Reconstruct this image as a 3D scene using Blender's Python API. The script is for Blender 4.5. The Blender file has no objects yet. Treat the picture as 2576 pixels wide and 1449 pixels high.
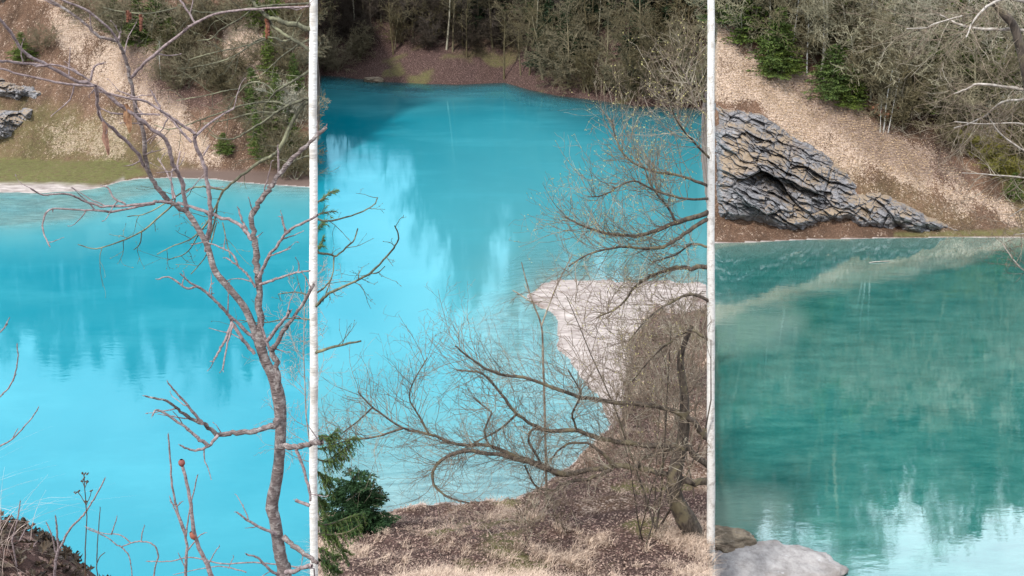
import bpy, math, random
import numpy as np
from mathutils import Vector

# ------------------------------------------------------------------ scene, camera, light
S = bpy.context.scene
COL = S.collection
R = math.radians
PITCH, CZ, F = R(19.6), 20.0, 2600.0           # F, and all pixels below, are in a 2576 x 1449 frame
cp, sp = math.cos(PITCH), math.sin(PITCH)
cam_d = bpy.data.cameras.new('camera')
cam = bpy.data.objects.new('camera', cam_d); COL.objects.link(cam)
cam.location = (0, 0, CZ); cam.rotation_euler = (R(90) - PITCH, 0, 0)
cam_d.sensor_width = 36; cam_d.lens = F / 2576 * 36
cam_d.clip_start = 0.05; cam_d.clip_end = 3000
S.camera = cam
S.view_settings.view_transform = 'Standard'; S.view_settings.look = 'None'
S.view_settings.exposure = 0.42; S.view_settings.gamma = 1
S.render.engine = 'CYCLES'
S.cycles.use_denoising = True
S.cycles.max_bounces = 6; S.cycles.transparent_max_bounces = 12
S.cycles.caustics_reflective = False; S.cycles.caustics_refractive = False

SUN_EL, SUN_AZ = R(48), R(215)                 # azimuth measured clockwise from +Y
W = bpy.data.worlds.new('World'); S.world = W; W.use_nodes = True
wn, wl = W.node_tree.nodes, W.node_tree.links
wn.clear()
sky = wn.new('ShaderNodeTexSky'); sky.sky_type = 'NISHITA'; sky.sun_disc = False
sky.sun_elevation = SUN_EL; sky.sun_rotation = SUN_AZ
tc = wn.new('ShaderNodeTexCoord')
mp = wn.new('ShaderNodeMapping'); mp.inputs['Scale'].default_value = (1, 1, 2.2)
cn = wn.new('ShaderNodeTexNoise'); cn.inputs['Scale'].default_value = 2.6
cn.inputs['Detail'].default_value = 5; cn.inputs['Roughness'].default_value = .55
cr = wn.new('ShaderNodeValToRGB')
cr.color_ramp.elements[0].position = .36; cr.color_ramp.elements[1].position = .62
cr.color_ramp.elements[0].color = (.35, .35, .35, 1); cr.color_ramp.elements[1].color = (1, 1, 1, 1)
mx = wn.new('ShaderNodeMix'); mx.data_type = 'RGBA'
mx.inputs['B'].default_value = (11.0, 11.6, 12.3, 1)    # bright thin cloud
bg = wn.new('ShaderNodeBackground'); bg.inputs['Strength'].default_value = .12
wo = wn.new('ShaderNodeOutputWorld')
wl.new(tc.outputs['Generated'], mp.inputs['Vector']); wl.new(mp.outputs[0], cn.inputs['Vector'])
wl.new(cn.outputs['Fac'], cr.inputs['Fac']); wl.new(cr.outputs['Color'], mx.inputs['Factor'])
wl.new(sky.outputs['Color'], mx.inputs['A']); wl.new(mx.outputs['Result'], bg.inputs['Color'])
wl.new(bg.outputs[0], wo.inputs['Surface'])

sd_ = bpy.data.lights.new('sun', 'SUN'); sd_.energy = 2.9; sd_.angle = R(5); sd_.color = (1, .96, .9)
sun = bpy.data.objects.new('sun', sd_); COL.objects.link(sun)
sdir = Vector((math.sin(SUN_AZ) * math.cos(SUN_EL), math.cos(SUN_AZ) * math.cos(SUN_EL), math.sin(SUN_EL)))
sun.rotation_euler = sdir.to_track_quat('Z', 'Y').to_euler(); sun.location = (0, -20, 60)

# ------------------------------------------------------------------ numeric helpers
rng = np.random.default_rng(7)
def sstep(a, b, x):
    t = np.clip((x - a) / (b - a), 0, 1); return t * t * (3 - 2 * t)
def _h(ix, iy, s):
    n = (ix.astype(np.int64) * 374761393 + iy.astype(np.int64) * 668265263 + s * 974634777) & 0xffffffff
    n = ((n ^ (n >> 13)) * 1274126177) & 0xffffffff
    return ((n ^ (n >> 16)) & 0xffff) / 65535.0
def vn(x, y, s=0):
    ix, iy = np.floor(x), np.floor(y); fx, fy = x - ix, y - iy
    fx = fx * fx * (3 - 2 * fx); fy = fy * fy * (3 - 2 * fy)
    a, b, c, d = _h(ix, iy, s), _h(ix + 1, iy, s), _h(ix, iy + 1, s), _h(ix + 1, iy + 1, s)
    return (a * (1 - fx) + b * fx) * (1 - fy) + (c * (1 - fx) + d * fx) * fy
def fbm(x, y, o=4, s=0, g=.5):
    v, a, t = 0, 1, 0
    for i in range(o):
        v = v + a * vn(x * 2 ** i + 17.3 * i, y * 2 ** i - 9.1 * i, s + i); t += a; a *= g
    return v / t
def proj(X, Y, Z):
    dz = CZ - Z; dep = Y * cp + dz * sp; dep = np.where(dep < .05, .05, dep)
    return 1288 + F * X / dep, 724.5 - F * (Y * sp - dz * cp) / dep
def PY(px, py, Y):
    """world point on the view ray through (px,py) at ground distance Y"""
    x, y = (px - 1288) / F, (724.5 - py) / F
    t = Y / (cp + y * sp)
    return np.array((x * t, Y, CZ + (y * cp - sp) * t))
def dep_of(Y, Z): return Y * cp + (CZ - Z) * sp
def Yw(py): return CZ / np.tan(PITCH + np.arctan((np.asarray(py, float) - 724.5) / F))
def polysd(px, py, poly):
    """signed distance (pixels) to a polygon, negative inside"""
    P = np.array(poly, float); n = len(P); d = np.full(px.shape, 1e18); ins = np.zeros(px.shape, bool)
    for i in range(n):
        a, b = P[i], P[(i + 1) % n]; e = b - a; w0, w1 = px - a[0], py - a[1]
        t = np.clip((w0 * e[0] + w1 * e[1]) / (e @ e), 0, 1)
        d = np.minimum(d, (w0 - e[0] * t) ** 2 + (w1 - e[1] * t) ** 2)
        c = ((a[1] > py) != (b[1] > py)) & (px < (b[0] - a[0]) * (py - a[1]) / (b[1] - a[1] + 1e-12) + a[0])
        ins ^= c
    d = np.sqrt(d); return np.where(ins, -d, d)

# ------------------------------------------------------------------ lie of the land
SH_L = np.array([(-900, 500), (0, 484), (100, 486), (200, 480), (262, 471), (305, 456), (350, 450), (430, 447), (520, 450), (620, 460), (700, 467), (790, 472)], float)
FT_L = np.array([(-900, 415), (0, 415), (300, 420), (420, 434), (790, 446)], float)
SH_M = np.array([(780, 188), (860, 193), (950, 205), (1050, 210), (1150, 213), (1270, 208), (1330, 225), (1400, 240), (1500, 252), (1600, 266), (1787, 272)], float)
SH_R = np.array([(1700, 613), (1787, 612), (1900, 610), (2000, 604), (2200, 600), (2400, 597), (2576, 598), (3600, 600)], float)
BK = np.array([(788, 1300), (880, 1290), (985, 1283), (1100, 1273), (1250, 1258), (1350, 1232), (1440, 1170), (1520, 1080), (1565, 1000), (1574, 900), (1595, 820), (1645, 775), (1787, 745)], float)
SEAM1, SEAM2 = 789, 1787
LEDGE = [(1770, 798), (1900, 800), (1990, 812), (1900, 850), (1770, 868)]
SUNK = [(1790, 1262), (1870, 1255), (1950, 1268), (1940, 1310), (1830, 1325), (1790, 1325)]
SHOAL = [(1332, 745), (1358, 714), (1430, 702), (1560, 709), (1800, 712), (1800, 1060), (1540, 1060), (1500, 1000), (1440, 930), (1405, 880), (1400, 800)]
SHELF = [(1210, 800), (1300, 745), (1420, 720), (1600, 740), (1600, 1180), (1300, 1200), (1330, 1020), (1250, 920)]
MARL_L = [(-600, 470), (270, 470), (310, 452), (300, 478), (240, 512), (190, 520), (60, 512), (-600, 520)]
MARL_L2 = [(-600, 500), (240, 500), (300, 470), (420, 455), (440, 470), (300, 505), (180, 545), (20, 560), (-600, 560)]
def H(X, Y):
    X, Y = np.asarray(X, float), np.asarray(Y, float)
    px0, py0 = proj(X, np.maximum(Y, 1), 0 * X)
    big = fbm(X * .11, Y * .11, 4, 3) - .5
    fine = fbm(X * .9, Y * .9, 3, 11) - .5
    # left hillside
    ys = Yw(np.interp(px0, SH_L[:, 0], SH_L[:, 1])); yf = Yw(np.interp(px0, FT_L[:, 0], FT_L[:, 1]))
    d = Y - ys
    gul = (fbm(X * .45 + 3, Y * .05, 3, 21) - .5) * .9
    zl = np.where(d < 0, np.maximum(-4.5, .16 * d), np.minimum(d * .09, .45)) + np.maximum(0, Y - yf) * .74
    zl = np.where(zl > 17, 17 + (zl - 17) * .1, zl)
    up = sstep(.4, 3, zl); zl = zl + up * (big * 2.4 + gul + fine * .25) + .06 * fine
    # right hillside
    ys = Yw(np.interp(px0, SH_R[:, 0], SH_R[:, 1])); d = Y - ys
    zr = np.where(d < 0, np.maximum(-3.2, .35 * d), np.minimum(d * .3, .5)) + np.maximum(0, d - 1.6) * .88
    zr = np.where(zr > 21, 21 + (zr - 21) * .12, zr)
    up = sstep(.5, 3, zr); zr = zr + up * (big * 2.0 + gul * .8 + fine * .3) + .06 * fine * (d > -.2)
    zr = np.where(d < -6, -2.6 + big * 1.8, zr)
    # far middle shore
    ys = Yw(np.interp(px0, SH_M[:, 0], SH_M[:, 1])); d = Y - ys
    zm = np.where(d < 0, np.maximum(-5, .12 * d), .46 * d + np.maximum(0, d - 9) * .4)
    cz = np.interp(px0, [700, 850, 1000, 1080, 1300, 1800], [15, 11.5, 11.5, 19, 26, 20])
    zm = np.where(zm > cz, cz + (zm - cz) * .06, zm)
    up = sstep(.2, 3, zm); zm = zm + up * (big * 2.5 + fine * .5) + .12 * fine
    pl, _ = proj(X, Y, np.maximum(zl, 0) * .5); pr, _ = proj(X, Y, np.maximum(zr, 0) * .5)
    wl_ = 1 - sstep(SEAM1 - 5, SEAM1 + 5, pl); wr_ = sstep(SEAM2 - 5, SEAM2 + 5, pr)
    z = zm * (1 - wl_) * (1 - wr_) + zl * wl_ + zr * wr_
    # near bank in the middle, with its spit
    yb = Yw(np.interp(px0, BK[:, 0], BK[:, 1])); db = yb - Y + (fbm(X * .8, Y * .8, 4, 35) - .5) * np.where(px0 > 1480, 3.6, 1.3)
    base = np.interp(Y, [-12, 0, 22, 32, 60], [19, 18.25, 4.35, 1.9, 1.2])
    zb = np.where(db > 0, np.minimum(np.interp(px0, [1450, 1560], [.45, .22]) * db, base), np.maximum(-6, .03 * db - .006 * db * db))
    zb = zb + sstep(0, 1.5, db) * ((fbm(X * .5, Y * .5, 4, 31) - .5) * .7) + sstep(-.4, .4, db) * fine * .12
    pb, _ = proj(X, Y, np.maximum(zb, 0))
    wm = sstep(SEAM1 - 6, SEAM1 + 6, pb) * (1 - sstep(SEAM2 - 8, SEAM2 + 8, pb))
    side = np.maximum(17.0 - .78 * np.maximum(Y, 0), -3.0) + (fbm(X * .5, Y * .5, 4, 41) - .5) * .5 + np.where(Y < 0, -Y * .12, 0)
    near = zb * wm + side * (1 - wm)
    shoal_sd = polysd(px0, py0, SHOAL) + (fbm(X * .7, Y * .35, 4, 51) - .5) * 34
    shelf_sd = polysd(px0, py0, SHELF) + (fbm(X * .6, Y * .4, 4, 52) - .5) * 60
    zs = np.where(shoal_sd < 0, .035 + np.minimum(.05, -shoal_sd * .0008), -.006 * shoal_sd) + (fbm(X * 1.1, Y * 2.6, 4, 53) - .5) * .09
    zs2 = np.where(shelf_sd < 0, -.18, -.18 - .012 * shelf_sd) + (fbm(X * .9, Y * 2.0, 4, 54) - .5) * .16
    mid = sstep(SEAM1, SEAM1 + 8, px0) * (1 - sstep(SEAM2 - 8, SEAM2 + 2, px0))
    zs = np.maximum(zs, zs2) * mid - 6 * (1 - mid)
    z = np.maximum(z, near); z = np.maximum(z, zs)
    for pg, zt in ((LEDGE, -.12), (SUNK, -.3)):
        sdp = polysd(px0, py0, pg) + (fbm(X * .8, Y * .8, 4, 57) - .5) * 24
        z = np.where(px0 > SEAM2 - 6, np.maximum(z, zt - .022 * np.maximum(sdp, 0) + (fbm(X * 1.2, Y * 1.8, 3, 58) - .5) * .2), z)
    ml = polysd(px0, py0, MARL_L2) + (fbm(X * .3, Y * .3, 4, 61) - .5) * 26
    z = np.where((ml < 70) & (pl < SEAM1), np.maximum(z, -.14 - .03 * np.maximum(ml, 0) + (fbm(X * .5, Y * .9, 3, 62) - .5) * .2 - .006 * np.maximum(0, -ml - 12)), z)
    # lip of the viewing bank, bottom left corner
    lip = 1 - sstep(.0, 1.0, np.sqrt(((X + 3.75) / 1.9) ** 2 + ((Y - 4.9) / 1.15) ** 2) - .35)
    z = np.where(Y < 12, np.maximum(z, np.where(lip > 0, 12.0 + 4.72 * lip ** .25 + .12 * fine, -9)), z)
    return z
def hit(px, py, y0=2.0, y1=230.0):
    """first point of the land seen along the view ray"""
    Ys = np.exp(np.linspace(math.log(y0), math.log(y1), 1500))
    x, y = (px - 1288) / F, (724.5 - py) / F
    t = Ys / (cp + y * sp); X = x * t; Z = CZ + (y * cp - sp) * t
    h = H(X, Ys); k = np.argmax(Z < h)
    if not (Z < h).any(): k = -1
    return np.array((X[k], Ys[k], h[k]))
def ground(x, y): return float(H(np.array([x]), np.array([y]))[0])

# ------------------------------------------------------------------ object helpers
def mesh_np(name, V, Fc, mat=None, smooth=True, mats=None, midx=None):
    V = np.asarray(V, np.float32); Fc = np.asarray(Fc, np.int32)
    me = bpy.data.meshes.new(name); n, k = Fc.shape
    me.vertices.add(len(V)); me.vertices.foreach_set('co', V.ravel())
    me.loops.add(n * k); me.loops.foreach_set('vertex_index', Fc.ravel())
    me.polygons.add(n); me.polygons.foreach_set('loop_start', np.arange(0, n * k, k, dtype=np.int32))
    me.polygons.foreach_set('loop_total', np.full(n, k, np.int32))
    me.polygons.foreach_set('use_smooth', np.full(n, smooth, bool))
    if mats:
        for m in mats: me.materials.append(m)
        me.polygons.foreach_set('material_index', np.asarray(midx, np.int32))
    elif mat: me.materials.append(mat)
    me.update(calc_edges=True); return me
def col_attr(me, name, C):
    a = me.color_attributes.new(name, 'FLOAT_COLOR', 'POINT')
    A = np.ones((len(me.vertices), 4), np.float32); A[:, :C.shape[1]] = C; a.data.foreach_set('color', A.ravel())
def obj(name, me, parent=None, loc=None):
    o = bpy.data.objects.new(name, me); COL.objects.link(o)
    if parent: o.parent = parent
    if loc is not None: o.location = loc
    return o
def tag(o, label=None, cat=None, group=None, kind=None):
    if label: o['label'] = label
    if cat: o['category'] = cat
    if group: o['group'] = group
    if kind: o['kind'] = kind
    return o
def thing(name, label, cat, loc=(0, 0, 0), rz=0, group=None):
    o = bpy.data.objects.new(name, None); COL.objects.link(o); o.location = loc; o.rotation_euler = (0, 0, rz)
    o.empty_display_size = .2
    return tag(o, label, cat, group)
def tubes(polys, k=5, wob=0):
    """polys: list of (pts Nx3, radii N) -> V, F (quads)"""
    Vs, Fs, off = [], [], 0
    ang = np.arange(k) * 2 * math.pi / k; ca, sa = np.cos(ang), np.sin(ang)
    q = np.arange(k); q2 = (q + 1) % k
    for pts, rad in polys:
        pts = np.asarray(pts, float); n = len(pts)
        if n < 2: continue
        T = np.gradient(pts, axis=0); T /= (np.linalg.norm(T, axis=1, keepdims=True) + 1e-12)
        ref = np.array((0., 0, 1)) if abs(T[n // 2][2]) < .8 else np.array((1., 0, 0))
        A = np.cross(T, ref); A /= (np.linalg.norm(A, axis=1, keepdims=True) + 1e-12); B = np.cross(T, A)
        r = np.asarray(rad, float)[:, None, None]
        ring = pts[:, None, :] + r * (ca[None, :, None] * A[:, None, :] + sa[None, :, None] * B[:, None, :])
        Vs.append(ring.reshape(-1, 3))
        b = off + (np.arange(n - 1) * k)[:, None]
        Fs.append(np.stack([b + q, b + q2, b + k + q2, b + k + q], -1).reshape(-1, 4)); off += n * k
    return np.concatenate(Vs), np.concatenate(Fs)
def smooth_poly(P, r, sub=5):
    """Catmull-Rom through points"""
    P = np.asarray(P, float); r = np.asarray(r, float); n = len(P)
    Q = np.vstack([2 * P[0] - P[1], P, 2 * P[-1] - P[-2]]); out, ro = [], []
    for i in range(n - 1):
        p0, p1, p2, p3 = Q[i], Q[i + 1], Q[i + 2], Q[i + 3]
        for j in range(sub):
            t = j / sub
            out.append(.5 * ((2 * p1) + (p2 - p0) * t + (2 * p0 - 5 * p1 + 4 * p2 - p3) * t * t + (3 * p1 - p0 - 3 * p2 + p3) * t ** 3))
            ro.append(r[i] * (1 - t) + r[i + 1] * t)
    out.append(P[-1]); ro.append(r[-1]); return np.array(out), np.array(ro)

# ------------------------------------------------------------------ materials
class NT:
    def __init__(s, name):
        s.m = bpy.data.materials.new(name); s.m.use_nodes = True; s.t = s.m.node_tree; s.t.nodes.clear()
        s.out = s.n('ShaderNodeOutputMaterial')
    def n(s, ty, **kw):
        o = s.t.nodes.new(ty)
        for k, v in kw.items():
            if hasattr(o, k): setattr(o, k, v)
        return o
    def l(s, a, b): s.t.links.new(a, b)
    def val(s, sock, v):
        if hasattr(v, 'is_output') or isinstance(v, bpy.types.NodeSocket): s.l(v, sock)
        else: sock.default_value = v
    def coord(s, scale=(1, 1, 1), kind='Object', rot=(0, 0, 0)):
        c = s.n('ShaderNodeTexCoord'); m = s.n('ShaderNodeMapping'); s.l(c.outputs[kind], m.inputs[0])
        m.inputs['Scale'].default_value = scale; m.inputs['Rotation'].default_value = rot; return m.outputs[0]
    def noise(s, vec, scale, detail=4, rough=.55, out='Fac'):
        n = s.n('ShaderNodeTexNoise'); s.l(vec, n.inputs['Vector']); n.inputs['Scale'].default_value = scale
        n.inputs['Detail'].default_value = detail; n.inputs['Roughness'].default_value = rough; return n.outputs[out]
    def voro(s, vec, scale, feat='F1', out='Distance'):
        n = s.n('ShaderNodeTexVoronoi', feature=feat); s.l(vec, n.inputs['Vector']); n.inputs['Scale'].default_value = scale
        return n.outputs[out]
    def ramp(s, fac, stops):
        r = s.n('ShaderNodeValToRGB'); s.l(fac, r.inputs[0]); e = r.color_ramp.elements
        while len(e) < len(stops): e.new(.5)
        for i, (p, c) in enumerate(stops):
            e[i].position = p; e[i].color = (c, c, c, 1) if not hasattr(c, '__len__') else (*c, 1)
        return r.outputs[0]
    def mix(s, f, a, b, mode='MIX'):
        m = s.n('ShaderNodeMix', data_type='RGBA', blend_type=mode)
        s.val(m.inputs['Factor'], f)
        for nm, v in (('A', a), ('B', b)):
            if isinstance(v, tuple): m.inputs[nm].default_value = (*v, 1)
            else: s.l(v, m.inputs[nm])
        return m.outputs['Result']
    def math(s, op, a, b=0, c=None, clamp=False):
        m = s.n('ShaderNodeMath', operation=op, use_clamp=clamp); s.val(m.inputs[0], a); s.val(m.inputs[1], b)
        if c is not None: s.val(m.inputs[2], c)
        return m.outputs[0]
    def attr(s, name, ch=None):
        a = s.n('ShaderNodeAttribute'); a.attribute_name = name
        if ch is None: return a.outputs['Color']
        sep = s.n('ShaderNodeSeparateColor'); s.l(a.outputs['Color'], sep.inputs[0]); return sep.outputs[ch]
    def bump(s, h, st, dist=.1):
        b = s.n('ShaderNodeBump'); s.l(h, b.inputs['Height']); b.inputs['Strength'].default_value = st
        b.inputs['Distance'].default_value = dist; return b.outputs[0]
    def pbr(s, col, rough=.85, nrm=None, spec=.3, **kw):
        p = s.n('ShaderNodeBsdfPrincipled'); s.val(p.inputs['Base Color'], col if not isinstance(col, tuple) else (*col, 1))
        s.val(p.inputs['Roughness'], rough); p.inputs['Specular IOR Level'].default_value = spec
        for k, v in kw.items(): s.val(p.inputs[k], v)
        if nrm is not None: s.l(nrm, p.inputs['Normal'])
        s.l(p.outputs[0], s.out.inputs[0]); return s.m

def mat_ground():
    t = NT('ground_cover')
    v = t.coord()
    patch = t.noise(t.coord((1, .45, .45)), .35, 7, .68); wv = t.n('ShaderNodeVectorMath', operation='MULTIPLY_ADD'); t.l(t.noise(v, 14, 3, .7, out='Color'), wv.inputs[0]); wv.inputs[1].default_value = (.16, .16, .16); t.l(v, wv.inputs[2]); leaf = t.voro(wv.outputs[0], 19, out='Color'); clump = t.noise(t.coord((1, .6, .6)), 4.5, 4, .75); leaf2 = t.noise(v, 11, 3, .7)
    sep = t.n('ShaderNodeSeparateColor'); t.l(leaf, sep.inputs[0])
    soil = t.mix(t.ramp(patch, [(.35, 0), (.65, 1)]), (.10, .062, .04), (.27, .165, .11))
    soil = t.mix(t.ramp(leaf2, [(.4, 0), (.62, 1)]), t.mix(1, soil, (.45, .42, .42), 'MULTIPLY'), soil)
    # pale dead leaves and grass: dense where attribute R is high
    pale = t.mix(sep.outputs[1], (.30, .21, .155), (.74, .585, .47))
    thr = t.math('ADD', t.math('MULTIPLY_ADD', sep.outputs[0], .55, t.math('MULTIPLY_ADD', clump, 1.5, -.55)), t.math('MULTIPLY_ADD', t.attr('cov', 0), .9, t.math('MULTIPLY_ADD', t.noise(t.coord((1.3, .5, .5), rot=(0, 0, R(25))), .9, 5, .7), .9, -.45)))
    c = t.mix(t.ramp(thr, [(.84, 0), (1.0, 1)]), soil, pale)
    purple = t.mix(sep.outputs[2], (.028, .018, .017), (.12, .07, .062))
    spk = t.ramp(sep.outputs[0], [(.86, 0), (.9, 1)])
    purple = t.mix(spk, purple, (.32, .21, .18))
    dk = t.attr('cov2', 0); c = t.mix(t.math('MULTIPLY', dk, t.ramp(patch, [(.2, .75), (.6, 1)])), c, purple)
    green = t.mix(t.noise(v, 3.5, 4, .7), (.07, .078, .02), (.24, .23, .09))
    gf = t.math('MULTIPLY', t.attr('cov', 1), t.ramp(t.noise(v, 2.2, 5, .7), [(.3, .25), (.55, 1)]))
    c = t.mix(gf, c, green)
    marl = t.mix(t.ramp(t.noise(t.coord((.7, 3, 1)), 1.1, 8, .72), [(.3, 0), (.7, 1)]), (.20, .155, .14), (.74, .665, .63))
    c = t.mix(t.attr('cov', 2), c, marl)
    wet = t.attr('cov2', 1); c = t.mix(wet, c, (.17, .12, .10))
    t.pbr(c, .9, t.bump(t.math('ADD', leaf2, t.math('MULTIPLY', sep.outputs[0], .6)), .7, .12), .2); return t.m
def mat_rock(name='slate_rock', pale=(.36, .352, .362), dark=(.105, .103, .112), grass=True):
    t = NT(name); v = t.coord()
    vs = t.coord((1.0, .8, 3.2), rot=(0, R(24), 0))
    n1 = t.noise(vs, 2.0, 9, .75); cr_ = t.voro(vs, .9, 'DISTANCE_TO_EDGE')
    c = t.mix(t.ramp(n1, [(.34, 0), (.66, 1)]), dark, pale)
    if grass: c = t.mix(t.ramp(cr_, [(0, 1), (.03, 0)]), c, (.02, .02, .024))
    c = t.mix(t.ramp(t.noise(v, 5, 4, .8), [(.62, 0), (.7, 1)]), c, (.55, .55, .57))
    c = t.mix(t.ramp(t.noise(v, .5, 3), [(.55, 0), (.75, .6)]), c, (.2, .14, .1))
    if grass:
        g = t.n('ShaderNodeNewGeometry'); sz = t.n('ShaderNodeSeparateXYZ'); t.l(g.outputs['Normal'], sz.inputs[0])
        f = t.math('ADD', sz.outputs[2], t.math('MULTIPLY', t.noise(v, .28, 7, .7), 2.6))
        f = t.ramp(f, [(1.1, 0), (1.22, 1)]) if False else t.math('MULTIPLY', t.math('SUBTRACT', f, 2.12), 5, clamp=True)
        gc = t.mix(t.noise(v, 5, 5, .8), (.12, .095, .06), (.50, .385, .285))
        c = t.mix(f, c, gc)
    t.pbr(c, .75, t.bump(t.math('ADD', n1, t.math('MULTIPLY', cr_, .5 if grass else 0)), .6, .2), .15); return t.m
def mat_bark(name, a, b, sc=30, rnd=0, moss=None, stretch=(1, 1, .3), bump=.4, patchy=3):
    t = NT(name); v = t.coord(stretch)
    c = t.mix(t.ramp(t.noise(v, sc, 4, .65), [(.35, 0), (.65, 1)]), a, b)
    if rnd:
        o = t.n('ShaderNodeObjectInfo')
        c = t.mix(t.ramp(o.outputs['Random'], [(0, 0), (.5, .5), (1, 1)]), c, t.mix(1, c, rnd, 'MULTIPLY'))
    if moss: c = t.mix(t.ramp(t.noise(t.coord(), patchy, 3, .6), [(.52, 0), (.62, .85)]), c, moss)
    t.pbr(c, .85, t.bump(t.noise(v, sc * 1.5, 3), bump, .02), .25); return t.m
M = {}
M['ground'] = mat_ground()
M['rock'] = mat_rock()
M['wrock'] = mat_rock('pale_rock', (.50, .48, .475), (.22, .205, .20), False)
M['brock'] = mat_rock('brown_rock', (.4, .33, .24), (.06, .05, .04), False)
M['bark_far'] = mat_bark('far_bark', (.27, .235, .155), (.13, .11, .07), 6, (.5, .47, .36))
M['bark_pale'] = mat_bark('pale_twig_bark', (.50, .47, .38), (.26, .24, .18), 6, (.6, .58, .45))
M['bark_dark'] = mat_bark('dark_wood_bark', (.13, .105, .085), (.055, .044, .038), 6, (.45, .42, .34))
M['birch'] = mat_bark('birch_bark', (.78, .77, .74), (.5, .47, .43), 9, stretch=(1, 1, 6))
M['cherry'] = mat_bark('young_cherry_bark', (.30, .245, .235), (.10, .075, .07), 60, moss=(.42, .38, .36), stretch=(.4, .4, 3.2), bump=.8, patchy=30)
M['twig'] = mat_bark('purple_twig_bark', (.36, .29, .29), (.15, .11, .11), 60, stretch=(1, 1, 1), patchy=9)
M['alder'] = mat_bark('alder_bough_bark', (.15, .15, .10), (.05, .048, .035), 40, moss=(.27, .27, .17), patchy=6)
M['oldbark'] = mat_bark('old_bough_bark', (.13, .105, .085), (.035, .028, .024), 16, moss=(.17, .145, .09), patchy=2.2)
M['midtwig'] = mat_bark('tan_twig_bark', (.31, .245, .18), (.10, .075, .06), 14, moss=(.42, .38, .30), patchy=1.2)
M['paletwig'] = mat_bark('grey_twig_bark', (.5, .46, .42), (.28, .24, .2), 14)
M['trunkpale'] = mat_bark('divider_white_bark', (.86, .85, .83), (.68, .66, .62), 9, stretch=(1, 1, 7), moss=(.50, .47, .43), patchy=5)  # whitened so the two added trunks resemble divider strips
def mat_leafy(name, a, b, sc=5, tr=0.0, rough=.7):
    t = NT(name); v = t.coord(); o = t.n('ShaderNodeObjectInfo')
    c = t.mix(t.ramp(t.noise(v, sc, 3, .7), [(.35, 0), (.65, 1)]), a, b)
    c = t.mix(o.outputs['Random'], c, t.mix(1, c, (1.35, 1.25, .8), 'MULTIPLY'))
    t.pbr(c, rough, None, .25); return t.m
M['needle'] = mat_leafy('spruce_needles', (.03, .055, .014), (.11, .155, .04), 1.6)
M['needle_near'] = mat_leafy('near_spruce_needles', (.02, .055, .018), (.085, .13, .035), 5)
M['needle_bush'] = mat_leafy('bush_spruce_needles', (.008, .028, .012), (.03, .075, .028), 5)
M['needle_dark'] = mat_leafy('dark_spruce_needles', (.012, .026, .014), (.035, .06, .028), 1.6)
M['moss'] = mat_leafy('moss', (.12, .12, .025), (.28, .26, .07), 2)
M['redleaf'] = mat_leafy('russet_leaves', (.24, .09, .05), (.42, .2, .12), 3)
M['deadleaf'] = mat_leafy('pale_dead_leaves', (.15, .095, .065), (.70, .54, .41), 8)
M['brownleaf'] = mat_leafy('wet_brown_leaves', (.014, .011, .010), (.10, .075, .06), 9, rough=.45)
M['curled'] = mat_leafy('curled_dry_leaf', (.14, .07, .055), (.36, .22, .17), 30)
M['catkin'] = mat_leafy('catkin', (.09, .035, .025), (.17, .07, .05), 40)
M['bankleaf'] = mat_leafy('brown_bank_leaves', (.10, .065, .052), (.40, .29, .24), 8)
M['grass'] = mat_leafy('dry_grass', (.20, .14, .12), (.74, .60, .54), 7)
M['bud'] = mat_leafy('bud_scales', (.28, .27, .12), (.5, .48, .28), 8)
M['redbud'] = mat_leafy('red_buds', (.17, .055, .05), (.24, .09, .08), 8)
M['umbel'] = mat_leafy('dry_seed_heads', (.06, .035, .03), (.12, .07, .05), 20)

# ------------------------------------------------------------------ ground sheet
aa = np.concatenate([np.linspace(-3, -.62, 40)[:-1], np.linspace(-.62, .62, 860), np.linspace(.62, 3, 40)[1:]])
yy = np.concatenate([np.linspace(-14, -.5, 16)[:-1], np.linspace(-.5, 12, 80)[:-1], np.exp(np.linspace(math.log(12), math.log(62), 250))[:-1],
                     np.exp(np.linspace(math.log(62), math.log(170), 430))[:-1], np.exp(np.linspace(math.log(170), math.log(1500), 40))])
A_, Y_ = np.meshgrid(aa, yy)
OFF = np.where(Y_ < 12, 6.0, 6.0 * np.clip((62 - Y_) / 50, 0, 1))
X_ = A_ * (Y_ + OFF)
Z_ = H(X_, Y_)
far_x = np.abs(A_) > .62
nr, nc = X_.shape
V = np.stack([X_, Y_, Z_], -1).reshape(-1, 3)
ii = (np.arange(nr - 1)[:, None] * nc + np.arange(nc - 1)[None, :]).ravel()
Fq = np.stack([ii, ii + 1, ii + nc + 1, ii + nc], -1)
g_me = mesh_np('ground', V, Fq, M['ground'])
PXg, PYg = proj(X_, Y_, Z_); PX0, PY0 = proj(X_, np.maximum(Y_, 1), 0 * X_)
isL = (PXg < SEAM1) & (Y_ > 60); isR = (PXg > SEAM2) & (Y_ > 60); isM = (~isL) & (~isR) & (Y_ > 90)
nz = fbm(X_ * .25, Y_ * .25, 4, 71)
def soft(poly, w=25, amp=50): return 1 - sstep(-w, w, polysd(PXg, PYg, poly) + (fbm(X_ * .4, Y_ * .4, 4, 72) - .5) * amp * 2)
pale = np.zeros_like(X_); dark = np.zeros_like(X_); grn = np.zeros_like(X_); marl = np.zeros_like(X_); wet = np.zeros_like(X_)
pL = np.maximum.reduce([soft([(120, -10), (350, 60), (420, 160), (330, 250), (200, 200), (110, 80)]), soft([(330, 180), (470, 250), (560, 400), (480, 420), (380, 320)]) * .8,
     soft([(560, 60), (700, 90), (680, 230), (560, 200)]) * .8, soft([(100, 300), (300, 260), (330, 400), (130, 400)]) * .42])
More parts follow.
